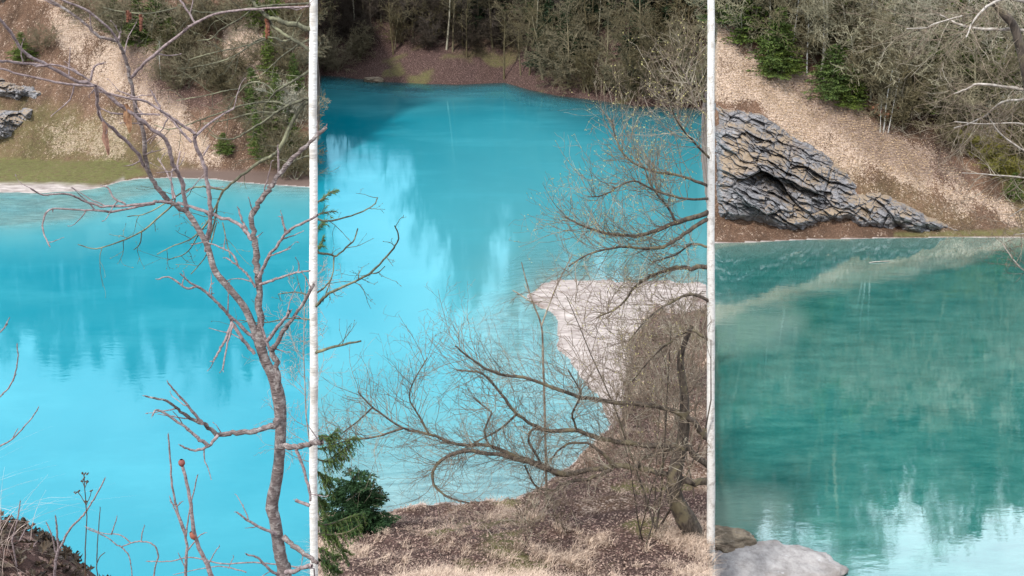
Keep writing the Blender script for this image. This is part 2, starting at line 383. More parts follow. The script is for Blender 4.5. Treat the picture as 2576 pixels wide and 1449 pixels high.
pR = 1.25 * np.maximum.reduce([soft([(1790, 60), (1860, 110), (2060, 300), (2040, 340), (1960, 310), (1900, 270), (1790, 260)], 22, 40),
     soft([(2010, 200), (2120, 260), (2300, 400), (2420, 500), (2390, 510), (2240, 430), (2060, 300)], 20, 45) * .9,
     soft([(2380, 420), (2600, 540), (2600, 570), (2450, 520)], 20, 30) * .7, soft([(1900, 190), (2230, 320), (2560, 520), (2300, 580), (2050, 420)]) * .38])
pale = np.where(isL, pL, np.where(isR, pR, 0)) * (.4 + 1.15 * sstep(.25, .75, nz))
pale = np.where(isL | isR, np.maximum(pale, .12), pale)
dark = np.where(isL, np.maximum(soft([(300, 130), (460, 170), (560, 240), (520, 310), (420, 270)]), soft([(560, 440), (800, 420), (800, 480), (600, 470)], 12, 12)) * .8, 0)
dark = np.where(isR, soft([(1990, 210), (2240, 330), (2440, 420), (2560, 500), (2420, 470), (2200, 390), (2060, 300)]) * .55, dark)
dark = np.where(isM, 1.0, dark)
grn = np.where(isL, np.maximum(soft([(-300, 395), (320, 400), (380, 440), (200, 472), (-300, 480)], 10, 10), np.maximum(soft([(-50, 250), (150, 250), (330, 330), (480, 420), (300, 430), (-50, 420)]) * .45, soft([(620, 300), (790, 330), (790, 420), (640, 400)]) * .6)), 0)
grn = np.where(isR, np.maximum(soft([(2250, 585), (2600, 575), (2600, 596), (2250, 596)], 6, 6) * .8, np.maximum(soft([(2480, 400), (2600, 440), (2600, 540), (2500, 460)]) * .7, soft([(2000, 360), (2500, 560), (2350, 590), (2150, 500)]) * .18)), grn)
grn = np.where(isM, sstep(.62, .75, nz) * .7 * sstep(6, 1, Z_), grn)
marl = np.where(isL & (Z_ < .32), 1 - sstep(-6, 8, polysd(PX0, PY0, MARL_L) + (nz - .5) * 20), 0)
marl = np.where((Z_ < .02) & (Y_ > 20) & ~(isM & (Z_ > -.5)), 1, marl)
marl = np.where((Y_ > 24) & (PXg > SEAM1) & (PXg < SEAM2), np.maximum(marl, (1 - sstep(-10, 10, polysd(PX0, PY0, SHOAL))) * sstep(.42, .14, Z_)), marl)
wet = np.where(isL & (marl < .5), sstep(.55, .1, Z_) * sstep(380, 480, PXg), 0)
nearm = (Y_ <= 60) & (PXg > SEAM1 - 10) & (PXg < SEAM2 + 10)
nb = fbm(X_ * .6, Y_ * .6, 4, 81)
pale = np.where(nearm, .0 + .42 * sstep(.45, .7, nb), pale); dark = np.where(nearm, .95 * sstep(.72, .4, nb), dark)
grn = np.where(nearm, sstep(.62, .72, fbm(X_ * .5, Y_ * .5, 4, 82)) * .7, grn)
pale = np.where((Y_ < 24) & ~nearm, .1, pale); dark = np.where((Y_ < 24) & ~nearm, .9, dark)
mz = Z_ + (fbm(X_ * .9, Y_ * .9, 5, 83) - .5) * 2.2
marl = np.where(nearm & (Z_ > .1), np.maximum(marl * sstep(.5, .15, Z_), .9 * sstep(.95, .3, mz) * (1 - sstep(-5, 40, polysd(PX0, PY0, SHOAL)))), marl)
col_attr(g_me, 'cov', np.clip(np.stack([pale, grn, marl], -1).reshape(-1, 3), 0, 1))
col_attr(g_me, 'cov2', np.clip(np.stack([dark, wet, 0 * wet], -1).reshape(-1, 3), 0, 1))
tag(obj('ground', g_me), kind='structure')

# ------------------------------------------------------------------ water
def mat_water():
    t = NT('lake_water'); dpt = t.attr('wat', 0); pool = t.attr('wat', 1)
    v = t.coord()
    big = t.noise(t.coord((1, .5, 1)), .07, 4, .6)
    lake = t.mix(t.ramp(dpt, [(.0, 0), (.22, .55), (.75, 1)]), (.16, .50, .53), (.0, .225, .305))
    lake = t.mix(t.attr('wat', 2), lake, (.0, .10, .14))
    lake = t.mix(t.ramp(big, [(.3, .75), (.7, 0)]), lake, t.mix(1, lake, (.8, .82, .86), 'MULTIPLY'))
    milk = t.ramp(t.noise(t.coord((.5, 1, 1)), .16, 6, .65), [(.5, 0), (.8, .4)]); lake = t.mix(milk, lake, (.08, .42, .50))
    cloud = t.noise(t.coord((.45, 1.5, 1)), .9, 7, .75)
    tealp = t.mix(t.ramp(cloud, [(.35, 0), (.7, 1)]), (.008, .20, .185), (.10, .40, .35))
    tealp = t.mix(t.ramp(dpt, [(0, 0), (.05, .2), (.3, 1)]), (.30, .52, .46), tealp)
    body = t.mix(pool, lake, tealp)
    dif = t.n('ShaderNodeBsdfDiffuse'); t.l(body, dif.inputs[0])
    tr = t.n('ShaderNodeBsdfTransparent'); t.l(t.mix(pool, (.72, .95, .97), (.5, .92, .86)), tr.inputs[0])
    k = t.math('MULTIPLY_ADD', pool, -6.6, 9.0)            # clear pool lets the bottom through deeper
    op = t.math('SUBTRACT', 1, t.math('POWER', 2.718, t.math('MULTIPLY', t.math('MULTIPLY', dpt, k), -1)))
    op = t.math('MAXIMUM', op, t.math('MULTIPLY', pool, .62))
    m1 = t.n('ShaderNodeMixShader'); t.l(op, m1.inputs[0]); t.l(tr.outputs[0], m1.inputs[1]); t.l(dif.outputs[0], m1.inputs[2])
    r1 = t.noise(t.coord((.7, 1.9, 1)), 2.2, 3, .6); r2 = t.noise(t.coord((.4, 1.6, 1)), .5, 2, .5)
    rip = t.math('ADD', r1, t.math('MULTIPLY', r2, 2.0))
    wind = t.ramp(t.noise(t.coord((1, .7, 1)), .06, 3), [(.42, .35), (.62, 1)])
    b = t.n('ShaderNodeBump'); t.l(rip, b.inputs['Height']); b.inputs['Distance'].default_value = .0048
    t.l(t.math('MULTIPLY', wind, .8), b.inputs['Strength'])
    gl = t.n('ShaderNodeBsdfGlossy'); t.l(t.mix(pool, (.40, .83, .97), (.85, .97, 1)), gl.inputs['Color']); gl.inputs['Roughness'].default_value = .02
    t.l(b.outputs[0], gl.inputs['Normal'])
    lw = t.n('ShaderNodeLayerWeight'); lw.inputs['Blend'].default_value = .5; t.l(b.outputs[0], lw.inputs['Normal'])
    f = t.math('POWER', lw.outputs['Facing'], 2.4)
    f = t.math('MULTIPLY', f, t.math('MULTIPLY_ADD', pool, .44, .36)); f = t.math('ADD', f, t.math('MULTIPLY_ADD', pool, .22, .085), clamp=True)
    m2 = t.n('ShaderNodeMixShader'); t.l(f, m2.inputs[0]); t.l(m1.outputs[0], m2.inputs[1]); t.l(gl.outputs[0], m2.inputs[2])
    t.l(m2.outputs[0], t.out.inputs[0]); return t.m
wa = np.linspace(-.75, .75, 520); wy = np.exp(np.linspace(math.log(16), math.log(170), 520))
WA, WY = np.meshgrid(wa, wy); WX = WA * (WY + 3); WZ = H(WX, WY)
wd = np.clip(-WZ, 0, 5) / 5
wpx, wpy = proj(WX, WY, 0 * WX)
pool = sstep(SEAM2 - 12, SEAM2 + 12, wpx)
# lakeward bands of murkier water along the far wooded shore
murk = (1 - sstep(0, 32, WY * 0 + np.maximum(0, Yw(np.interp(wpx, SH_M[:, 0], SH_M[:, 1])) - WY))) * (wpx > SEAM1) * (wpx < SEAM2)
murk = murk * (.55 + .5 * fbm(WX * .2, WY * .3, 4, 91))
V = np.stack([WX, WY, 0 * WX], -1).reshape(-1, 3); nr, nc = WX.shape
ii = (np.arange(nr - 1)[:, None] * nc + np.arange(nc - 1)[None, :]).ravel()
w_me = mesh_np('lake_water', V, np.stack([ii, ii + 1, ii + nc + 1, ii + nc], -1), mat_water())
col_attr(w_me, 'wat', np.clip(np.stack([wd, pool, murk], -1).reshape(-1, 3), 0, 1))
tag(obj('lake_water', w_me), kind='structure')

# ------------------------------------------------------------------ rock outcrops grown out of the slope
def facets(u, v, seed):
    """broken blocks: nearest jittered cell gives a height and a tilted plane; also the gap to the next block"""
    iu, iv = np.floor(u), np.floor(v); best = np.full(u.shape, 1e9); sec = best.copy(); val = np.zeros(u.shape)
    for du in (-1, 0, 1):
        for dv in (-1, 0, 1):
            a, b = iu + du, iv + dv; cu = a + .15 + .7 * _h(a, b, seed); cv = b + .15 + .7 * _h(a, b, seed + 1)
            d = (u - cu) ** 2 + (v - cv) ** 2
            hgt = _h(a, b, seed + 2) + (_h(a, b, seed + 3) - .5) * 1.1 * (u - cu) + (_h(a, b, seed + 4) - .2) * 1.3 * (v - cv)
            m = d < best; sec = np.where(m, best, np.minimum(sec, d)); val = np.where(m, hgt, val); best = np.where(m, d, best)
    return val, np.sqrt(sec) - np.sqrt(best)
def outcrop(name, poly, y0, y1, thick, label, dip=.5, seed=0, nx=260, ny=170, mat='rock', led=20):
    P = np.array(poly, float); x0, x1 = P[:, 0].min() - 14, P[:, 0].max() + 14; ya, yb = P[:, 1].min() - 14, P[:, 1].max() + 10
    gx, gy = np.meshgrid(np.linspace(x0, x1, nx), np.linspace(ya, yb, ny))
    x, y = (gx - 1288) / F, (724.5 - gy) / F
    lo, hi = np.full(gx.shape, float(y0)), np.full(gx.shape, float(y1))
    for _ in range(22):
        m = (lo + hi) / 2; t = m / (cp + y * sp); below = (CZ + (y * cp - sp) * t) < H(x * t, m)
        hi = np.where(below, m, hi); lo = np.where(below, lo, m)
    sd = polysd(gx, gy, poly) + (fbm(gx * .03, gy * .03, 4, seed) - .5) * 26
    prof = sstep(4, -26, sd); top = sstep(-4, -75, sd) * .75 + .25
    wx = gx + (fbm(gx * .012, gy * .012, 3, seed + 1) - .5) * 26; wy_ = gy + (fbm(gx * .012, gy * .012, 3, seed + 2) - .5) * 30
    s = (wy_ - dip * wx) / led; fr = s - np.floor(s); step = np.floor(s)
    saw = np.where(fr < .75, fr / .75, (1 - fr) / .25)
    blk = _h(step, np.floor((wx + 37 * step) / 46), seed + 3)
    s2 = (wy_ - dip * wx) / (led * .33); f2 = s2 - np.floor(s2)
    ca_, sa_ = math.cos(math.atan(dip)), math.sin(math.atan(dip)); uu, vv = wx * ca_ + wy_ * sa_, -wx * sa_ + wy_ * ca_
    f1, g1 = facets(uu / (led * 4.2), vv / (led * 1.7), seed + 20); f3, g3 = facets(uu / (led * 1.5), vv / (led * .62), seed + 30); f4, g4 = facets(uu / (led * .6), vv / (led * .3), seed + 40)
    crack = sstep(.10, 0, g1) * .35 + sstep(.12, 0, g3) * .16
    jag = .85 * f1 + .36 * f3 + .20 * f4 - .38 * crack + .45 * (fbm(gx * .012, gy * .014, 3, seed + 4) - .4) if True else .38 * saw * blk + .45 * blk + .12 * f2 * vn(wx / 15, s2, seed + 5) + .7 * (fbm(gx * .015, gy * .02, 4, seed + 4) - .3) + .22 * (fbm(gx * .12, gy * .16, 3, seed + 6) - .5)
    out = prof * (thick * .3 * top + thick * jag * (.35 + .65 * top)) - (1 - prof) * .6
    Yv = hi - out; t = Yv / (cp + y * sp)
    zz = CZ + (y * cp - sp) * t
    V = np.stack([x * t, Yv, zz], -1).reshape(-1, 3)
    keep = (prof > .01)
    ii = (np.arange(ny - 1)[:, None] * nx + np.arange(nx - 1)[None, :])
    k4 = keep[:-1, :-1] | keep[1:, :-1] | keep[:-1, 1:] | keep[1:, 1:]
    ii = ii[k4]; me = mesh_np(name, V, np.stack([ii, ii + nx, ii + nx + 1, ii + 1], -1), M[mat], smooth=False)
    return tag(obj(name, me), label, 'rock')
outcrop('rock_outcrop', [(1796, 262), (1860, 262), (1950, 285), (1985, 330), (2080, 378), (2125, 415), (2170, 470), (2220, 480), (2330, 535), (2375, 545), (2410, 580), (2330, 590), (2230, 585), (2100, 560), (2000, 592), (1900, 565), (1796, 560)], 62, 90, 1.7,
        'long dark grey layered rock cliff rising from the water edge on the right hillside', dip=.47, seed=100, nx=520, ny=300, led=25)
outcrop('rock_outcrop', [(-60, 185), (20, 196), (90, 202), (112, 236), (88, 258), (45, 256), (-60, 240)], 80, 110, 2.0, 'pale grey rock face with mossy cap on the left hillside, higher of the two', seed=130, nx=90, ny=50, led=14, dip=.1)
outcrop('rock_outcrop', [(-60, 270), (20, 264), (92, 268), (84, 300), (44, 325), (16, 356), (-60, 372)], 80, 110, 2.0, 'dark blue grey rock on the left hillside below the pale mossy rock face', seed=140, nx=90, ny=60, led=14, dip=.3)
def boulder(name, c, rad, label, seed, mat, flat=.5):
    n1, n2 = 150, 80; th = np.linspace(0, 2 * math.pi, n1, endpoint=False); ph = np.linspace(-1.3, 1.5708, n2)
    T, Pp = np.meshgrid(th, ph); d = np.stack([np.cos(T) * np.cos(Pp), np.sin(T) * np.cos(Pp), np.sin(Pp)], -1)
    nzz = fbm(d[..., 0] * 2.3 + seed, d[..., 1] * 2.3 + d[..., 2] * 2, 5, seed) - .5 + .35 * (fbm(d[..., 0] * 6 + seed, d[..., 1] * 6 - d[..., 2] * 5, 4, seed + 9) - .5)
    wrap = .5 - .5 * np.cos(T * 1.0); r = 1 + .5 * nzz
    r = r * (1 - .0 * wrap); r[:, 0] = (r[:, 1] + r[:, -1]) / 2
    r = r + .07 * (fbm(T * 9, Pp * 14, 4, seed + 3) - .5) * np.sin(T / 2); V = d * r[..., None] * np.array(rad); V[..., 2] = np.where(V[..., 2] > rad[2] * flat, rad[2] * flat + (V[..., 2] - rad[2] * flat) * .35, V[..., 2])
    V = V.reshape(-1, 3); Fs = []
    for j in range(n2 - 1):
        i = np.arange(n1); Fs.append(np.stack([j * n1 + i, j * n1 + (i + 1) % n1, (j + 1) * n1 + (i + 1) % n1, (j + 1) * n1 + i], -1))
    me = mesh_np(name, V, np.concatenate(Fs), M[mat]); return tag(obj(name, me, loc=c), label, 'rock')
p = PY(1900, 1420, 28.6); boulder('boulder', (p[0], 28.5, -.12), (2.85, 1.8, .78), 'smooth pale grey boulder sloping into the clear water, bottom of the right side', 5, 'wrock', .55)
p = PY(1822, 1375, 29.6); boulder('boulder', (p[0], 29.9, .1), (1.1, .7, .7), 'small rough brown rock behind the smooth pale boulder', 9, 'brock', .7)
p = PY(940, 207, Yw(205)); boulder('boulder', (p[0], p[1], .1), (1.3, .9, .7), 'small mossy rock at the far wooded shore, left end of the leaf bank', 23, 'brock')

# ------------------------------------------------------------------ trees
def grow(P, p, d, L, r, lvl, maxl, cfg, rs):
    n = max(3, int(cfg['seg'][min(lvl, len(cfg['seg']) - 1)])); pts = [np.array(p, float)]; dd = np.array(d, float)
    w = cfg['wob'][min(lvl, len(cfg['wob']) - 1)]; up = cfg['up'][min(lvl, len(cfg['up']) - 1)]
    for i in range(n):
        dd = dd + rs.normal(0, w, 3) + np.array((0, 0, up)); dd /= np.linalg.norm(dd); pts.append(pts[-1] + dd * L / n)
    pts = np.array(pts); rr = r * (1 - (1 - cfg['tip']) * np.linspace(0, 1, n + 1)); rr = np.maximum(rr, cfg['rmin'])
    P.append((lvl, pts, rr))
    if lvl >= maxl: return
    k = cfg['kids'][lvl]; k = int(k + rs.random())
    t0 = cfg['t0'][lvl]
    for j in range(k):
        t = t0 + (1 - t0) * (j + rs.random()) / k; f = t * n; i = min(int(f), n - 1); q = pts[i] + (pts[i + 1] - pts[i]) * (f - i)
        T = pts[i + 1] - pts[i]; T = T / np.linalg.norm(T)
        a = rs.normal(size=3); a -= T * (a @ T); a /= np.linalg.norm(a); ang = cfg['ang'] * (.7 + .6 * rs.random())
        nd = T * math.cos(ang) + a * math.sin(ang)
        grow(P, q, nd, L * cfg['lr'][lvl] * (.6 + .7 * rs.random()) * (1.15 - .5 * t), np.interp(t, [0, 1], [rr[0], rr[-1]]) * .62, lvl + 1, maxl, cfg, rs)
def bare_proto(seed, h, kind):
    rs = np.random.default_rng(seed); P = []
    if kind == 'tree':
        cfg = dict(seg=[9, 6, 5, 4, 3], wob=[.06, .16, .2, .24, .26], up=[.03, .07, .05, .03, .02], tip=.25, rmin=.014, kids=[13, 7, 5.5, 3], t0=[.28, .15, .1, .1], ang=.85, lr=[.42, .5, .55, .55])
        grow(P, (0, 0, -.3), (rs.normal(0, .05), rs.normal(0, .05), 1), h, h * .014 + .03, 0, 4, cfg, rs)
    elif kind == 'bush':
        cfg = dict(seg=[6, 5, 4, 4], wob=[.12, .2, .25, .25], up=[.02, .04, .02, .0], tip=.3, rmin=.012, kids=[9, 6, 4], t0=[.15, .1, .1], ang=.75, lr=[.5, .5, .5])
        for i in range(9):
            a = rs.random() * 6.28; s = .25 + .6 * rs.random()
            grow(P, (rs.normal(0, .15), rs.normal(0, .15), -.2), (math.cos(a) * s, math.sin(a) * s, 1), h * (.6 + .5 * rs.random()), .03, 0, 3, cfg, rs)
    elif kind == 'pole':
        cfg = dict(seg=[9, 5, 4, 3], wob=[.03, .15, .2, .2], up=[.03, .12, .05, .02], tip=.3, rmin=.013, kids=[12, 5, 4], t0=[.45, .15, .1], ang=.7, lr=[.24, .5, .5])
        grow(P, (0, 0, -.3), (rs.normal(0, .04), rs.normal(0, .04), 1), h, h * .008 + .03, 0, 3, cfg, rs)
    tr = [(a, b) for l, a, b in P if l == 0]; cr = [(a, b) for l, a, b in P if l > 0]
    return tubes(tr, 6), tubes(cr, 3)
def needle_fans(polys, rs, size, dens, wid=.4):
    """flat little needle sprays along branch lines"""
    C, D, Sz = [], [], []
    for pts, rr in polys:
        L = np.linalg.norm(np.diff(pts, axis=0), axis=1); n = max(2, int(L.sum() * dens))
        u = np.sort(rs.random(n)) * (len(pts) - 1); i = np.minimum(u.astype(int), len(pts) - 2); f = (u - i)[:, None]
        C.append(pts[i] * (1 - f) + pts[i + 1] * f); T = pts[i + 1] - pts[i]; D.append(T / (np.linalg.norm(T, axis=1, keepdims=True) + 1e-9)); Sz.append(size * (.6 + .8 * rs.random(n)))
    C, D, Sz = np.concatenate(C), np.concatenate(D), np.concatenate(Sz)[:, None]
    Rn = rs.normal(size=D.shape); Rn -= D * (Rn * D).sum(1, keepdims=True); Rn /= np.linalg.norm(Rn, axis=1, keepdims=True)
    dr = D * .75 + Rn * .65 + np.array((0, 0, -.15)); dr /= np.linalg.norm(dr, axis=1, keepdims=True)
    sd = np.cross(dr, Rn); sd /= np.linalg.norm(sd, axis=1, keepdims=True) + 1e-9
    V = np.stack([C, C + dr * Sz * .5 + sd * Sz * wid * .5, C + dr * Sz, C + dr * Sz * .5 - sd * Sz * wid * .5], 1).reshape(-1, 3)
    return V, np.arange(len(V)).reshape(-1, 4)
def conifer_proto(seed, h, wide, dens=1.0, needle=.3, full=False, wd=.4, pw=.85):
    rs = np.random.default_rng(seed); tr = [(np.array([(0, 0, -.3), (0, 0, h * .5), (rs.normal(0, .02) * h, 0, h)]), np.array([h * .017 + .02, h * .01 + .012, .01]))]
    B = []; z = h * (.04 if full else .08)
    while z < h * .98:
        f = z / h; L = wide * (1 - f) ** pw * (.75 + .5 * rs.random()) + .08
        for j in range(int(6 + 3 * rs.random())):
            a = rs.random() * 6.28; Lb = L * (.6 + .55 * rs.random()); n = 5; u = np.linspace(0, 1, n)
            dz = -.28 * Lb * u ** 1.1 + .16 * Lb * u ** 2.4 + (.25 * Lb * u if f > .8 else 0)
            b = np.stack([math.cos(a) * Lb * u, math.sin(a) * Lb * u, z + dz + rs.normal(0, .02)], -1); B.append((b, np.linspace(.02, .006, n)))
            for s in np.linspace(.3, .95, max(2, int(Lb * 4 * dens))):
                q = np.array([np.interp(s, u, b[:, k]) for k in range(3)])
                for sg in (-1, 1):
                    a2 = a + sg * (.7 + .3 * rs.random()); l2 = Lb * .34 * (1.15 - s) + .06; e = q + np.array((math.cos(a2) * l2, math.sin(a2) * l2, -.18 * l2))
                    B.append((np.array([q, (q + e) / 2 + (0, 0, .02), e]), np.array([.008, .006, .004])))
        z += max(.14, h * .028) * (.7 + .6 * rs.random())
    nv, nf = needle_fans(B, rs, needle, 9 * dens, wd)
    return tubes(tr, 6), (nv, nf)
PROTO = {}
def make_protos():
    for i in range(6): PROTO['tree%d' % i] = bare_proto(200 + i, [9, 10, 8, 11, 9.5, 7][i], 'tree') + (1, [9, 10, 8, 11, 9.5, 7][i])
    for i in range(5): PROTO['bush%d' % i] = bare_proto(300 + i, 3.6, 'bush') + (0, 3.6)
    for i in range(3): PROTO['pole%d' % i] = bare_proto(400 + i, 9, 'pole') + (0, 9)
    for i in range(4): PROTO['spruce%d' % i] = conifer_proto(500 + i, 8, [1.9, 2.3, 1.6, 2.6][i], .95, .24) + (0, 8)
make_protos()
MESHES = {}
def proto_mesh(key, bark, leaf):
    k = (key, bark, leaf)
    if k not in MESHES:
        (tv, tf), (cv, cf) = PROTO[key][0], PROTO[key][1]
        MESHES[k] = (mesh_np(key + '_trunk', tv, tf, M[bark]), mesh_np(key + '_crown', cv, cf, M[leaf], smooth=False))
    return MESHES[k]
SRC = {}
PLANTED = []
def plant(key, px, py, h, bark, leaf, zone, species, group, tilt=0, wide=1.0, pos=None):
    p = hit(px, py, 60, 230) if pos is None else np.array(pos)
    s = h / PROTO[key][3]; sx = s * wide
    k = (key, bark, leaf)
    if k not in SRC:
        name = {'s': 'spruce_tree', 'b': 'bare_bush', 'p': 'slender_tree', 't': 'bare_tree'}[key[0]]
        r = thing(name, '', 'tree'); a, b = proto_mesh(*k); obj('trunk', a, r); obj('crown', b, r); SRC[k] = r
    else:
        src = SRC[k]; r = src.copy(); COL.objects.link(r)
        for ch in src.children:
            c = ch.copy(); COL.objects.link(c); c.parent = r
    r.location = p; r.scale = (sx, sx, s); r.rotation_euler = (rng.normal(0, .05), tilt + rng.normal(0, .04), rng.random() * 6.28 if not tilt else 0)
    r['category'] = 'bush' if key[0] == 'b' else 'tree'; r['group'] = group
    q = proj(p[0], p[1], p[2]); PLANTED.append((r, zone, species, float(q[0]), float(q[1]), h)); return r
ORD = ['leftmost', 'second', 'third', 'fourth', 'fifth', 'sixth', 'seventh', 'eighth', 'ninth', 'tenth', 'eleventh', 'twelfth', 'thirteenth', 'fourteenth', 'fifteenth', 'sixteenth', 'seventeenth', 'eighteenth', 'nineteenth', 'twentieth']
TENS = {2: 'twenty', 3: 'thirty', 4: 'forty', 5: 'fifty'}
def ordinal(i):
    if i < 20: return ORD[i]
    n = i + 1; return ('%s-%s' % (TENS[n // 10], ['', 'first', 'second', 'third', 'fourth', 'fifth', 'sixth', 'seventh', 'eighth', 'ninth'][n % 10])) if n % 10 else {3: 'thirtieth', 4: 'fortieth', 5: 'fiftieth'}[n // 10]
def label_planted():
    by = {}
    for t in PLANTED: by.setdefault((t[1], t[2]), []).append(t)
    for (zone, sp_), L in by.items():
        L.sort(key=lambda t: t[3])
        for i, t in enumerate(L):
            if len(L) == 1: t[0]['label'] = '%s %s' % (sp_, zone)
            else: t[0]['label'] = ('%s %s %s' % (sp_, zone, 'leftmost' if i == 0 else ordinal(i) + ' from left')).strip()
def rc(a): return a[int(rng.random() * len(a))]
TREES = ['tree%d' % i for i in range(6)]; BUSH = ['bush%d' % i for i in range(5)]; POLE = ['pole%d' % i for i in range(3)]; SPR = ['spruce%d' % i for i in range(4)]
GL, GM, GR = 'trees and bushes on the left hillside', 'trees of the wood on the far shore', 'trees and bushes on the right hillside'
# left hillside
plant('spruce1', 62, 152, 2.6, 'bark_far', 'needle', 'beside the pale bare bush above the rock face', 'low dark spruce', GL, wide=2.0)
for px, py, h in [(2500, 430, 1.6), (2530, 455, 1.8), (2470, 400, 1.6), (2560, 440, 2.0), (2430, 372, 1.6), (2515, 400, 2)]: plant(rc(BUSH), px, py, h, 'bark_far', 'moss', 'at the right end of the right slope', 'mossy green bush', 'trees and bushes on the right hillside', wide=1.5)
plant('spruce1', 566, 390, 1.9, 'bark_far', 'needle', 'alone on the red soil near the left shore', 'small round dark spruce', GL, wide=1.9)
for px, py, h in [(352, 118, 4.6), (398, 92, 5), (300, 88, 3.6), (430, 128, 3)]: plant(rc(SPR), px, py, h, 'bark_dark', 'needle', 'upper left hillside', 'dark spruce among bare bushes', GL, wide=1.5)
for px, py, h in [(640, 75, 5), (690, 60, 6), (745, 250, 4), (680, 210, 5), (655, 400, 4.2), (740, 400, 3.4), (650, 300, 4.5), (700, 330, 5)]: plant(rc(SPR), px, py, h, 'bark_dark', 'needle', 'in the thicket on the left hillside', 'green spruce half hidden', GL, wide=1.1)
for px, py, h in [(110, 130, 2.2), (190, 45, 2), (250, 75, 3), (290, 80, 3.4), (330, 112, 3.6), (380, 95, 4), (430, 130, 4), (455, 165, 3.6), (500, 200, 3.6), (520, 225, 3.8), (560, 238, 3.2), (590, 200, 3.4), (480, 90, 4), (540, 80, 4), (600, 70, 4), (415, 205, 2.0), (450, 228, 2)]:
    plant(rc(BUSH), px, py, h, 'bark_far', 'bark_far', 'upper left hillside', 'grey brown bare bush', GL, wide=1.2)
for px, py, h in [(640, 250, 3), (690, 280, 3.6), (735, 310, 4), (762, 330, 4), (660, 340, 3), (700, 390, 3.4), (745, 420, 3.6), (755, 450, 3.4), (620, 300, 2.6), (720, 200, 4), (755, 180, 4), (680, 150, 4), (730, 120, 4), (757, 80, 4)]:
    px = min(px, 742); plant(rc(BUSH), px, py, h * .85, 'bark_pale', 'bark_pale' if px % 2 else 'bark_far', 'in the left hillside thicket', 'silvery bare bush', GL, wide=1.2)
plant('pole0', 405, 198, 3.4, 'birch', 'bark_pale', 'in the middle of the left hillside', 'thin white stemmed young birch', GL)
for i in range(34):
    Y = 103 + rng.random() * 8; x = -.56 + i * .0105 + rng.random() * .006; X = x * Y
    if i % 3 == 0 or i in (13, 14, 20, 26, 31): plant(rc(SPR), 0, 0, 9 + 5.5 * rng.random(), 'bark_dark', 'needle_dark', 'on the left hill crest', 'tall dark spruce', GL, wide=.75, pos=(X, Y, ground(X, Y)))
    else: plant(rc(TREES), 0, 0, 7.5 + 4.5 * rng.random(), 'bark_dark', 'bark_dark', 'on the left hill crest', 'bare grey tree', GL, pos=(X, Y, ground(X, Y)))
# far middle wood
for px, py, h in [(990, 138, 8), (1165, 118, 9), (1268, 200, 9), (1310, 190, 6), (1332, 188, 8), (1618, 235, 12), (1240, 120, 10), (830, 150, 6), (1490, 110, 10), (1560, 100, 11), (1700, 130, 10)]:
    plant(rc(POLE), px, py, h, 'bark_far', 'bark_far', 'in front of the dark wood', 'slender grey trunked tree', GM, wide=1.6)
for i in range(38):
    px = 800 + 26 * i + rng.random() * 18; py = 40 + 110 * rng.random() + (40 if px > 1350 else 0)
    plant(rc(POLE), px, py, 6 + 5 * rng.random(), 'bark_far' if i % 3 else 'bark_pale', 'bark_far', 'in front of the dark wood', 'slender grey trunked tree', GM, wide=1.3)
for px, py, h in [(820, 175, 4.5), (850, 180, 4), (905, 150, 4.5), (1010, 110, 4), (1130, 95, 5), (1400, 215, 5), (1475, 235, 5), (1560, 240, 5), (1600, 250, 6), (1700, 260, 6), (1780, 250, 6), (1310, 120, 5), (1680, 150, 7)]:
    plant(rc(BUSH), px, py, h, 'bark_far', 'bark_far', 'at the edge of the dark wood', 'sprawling bare bush', GM, wide=1.15)
for i in range(46):
    px = 850 + 10.5 * i + rng.random() * 14; py = 15 + 112 * rng.random()
    plant(rc(BUSH), px, py, 3 + 1.6 * rng.random(), 'bark_dark', 'bark_dark', 'on the leafy bank of the far shore', 'dark low bare bush', GM, wide=1.2)
for px, py, h in [(1365, 200, 8), (1430, 220, 9), (1520, 238, 9), (1585, 246, 9), (1650, 250, 9), (1740, 262, 9), (1480, 180, 9), (1320, 150, 8), (1040, 100, 7), (1200, 100, 8)]:
    plant(rc(TREES), px, py, h, 'bark_far', 'bark_far', 'at the edge of the dark wood', 'wide spreading bare tree', GM, wide=1.2)
for i in range(44):
    px = 790 + 22.8 * i + rng.random() * 12; py = -10 + 110 * rng.random() - (0 if px > 1050 else 0)
    h = (9 + 5 * rng.random()) if not (800 < px < 1015) else 3.5 + 1.5 * rng.random()
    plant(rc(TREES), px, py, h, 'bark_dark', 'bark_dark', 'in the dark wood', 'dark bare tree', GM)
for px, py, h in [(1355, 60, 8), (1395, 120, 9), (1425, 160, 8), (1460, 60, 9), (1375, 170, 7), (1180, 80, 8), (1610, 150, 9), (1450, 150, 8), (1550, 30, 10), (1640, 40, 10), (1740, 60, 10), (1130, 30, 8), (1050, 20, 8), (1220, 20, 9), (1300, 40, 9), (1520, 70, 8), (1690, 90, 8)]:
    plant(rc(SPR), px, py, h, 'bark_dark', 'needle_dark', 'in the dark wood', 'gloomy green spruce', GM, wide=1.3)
for i in range(34):
    Y = 160 + rng.random() * 12; px = 1060 + i * 22 + rng.random() * 10; X = (px - 1288) / F * dep_of(Y, 20)
    if abs(px - 1265) < 40 or abs(px - 1420) < 20 or abs(px - 1530) < 26: continue
    plant(rc(SPR if i % 2 else TREES), 0, 0, (19 + 9 * rng.random() - (5 if px > 1500 else 0)) * float(np.interp(px, [1040, 1240], [.45, 1])), 'bark_dark', 'needle_dark' if i % 2 else 'bark_dark', 'behind the far wood', 'very tall spruce' if i % 2 else 'very tall bare tree', GM, wide=.8, pos=(X, Y, ground(X, Y)))
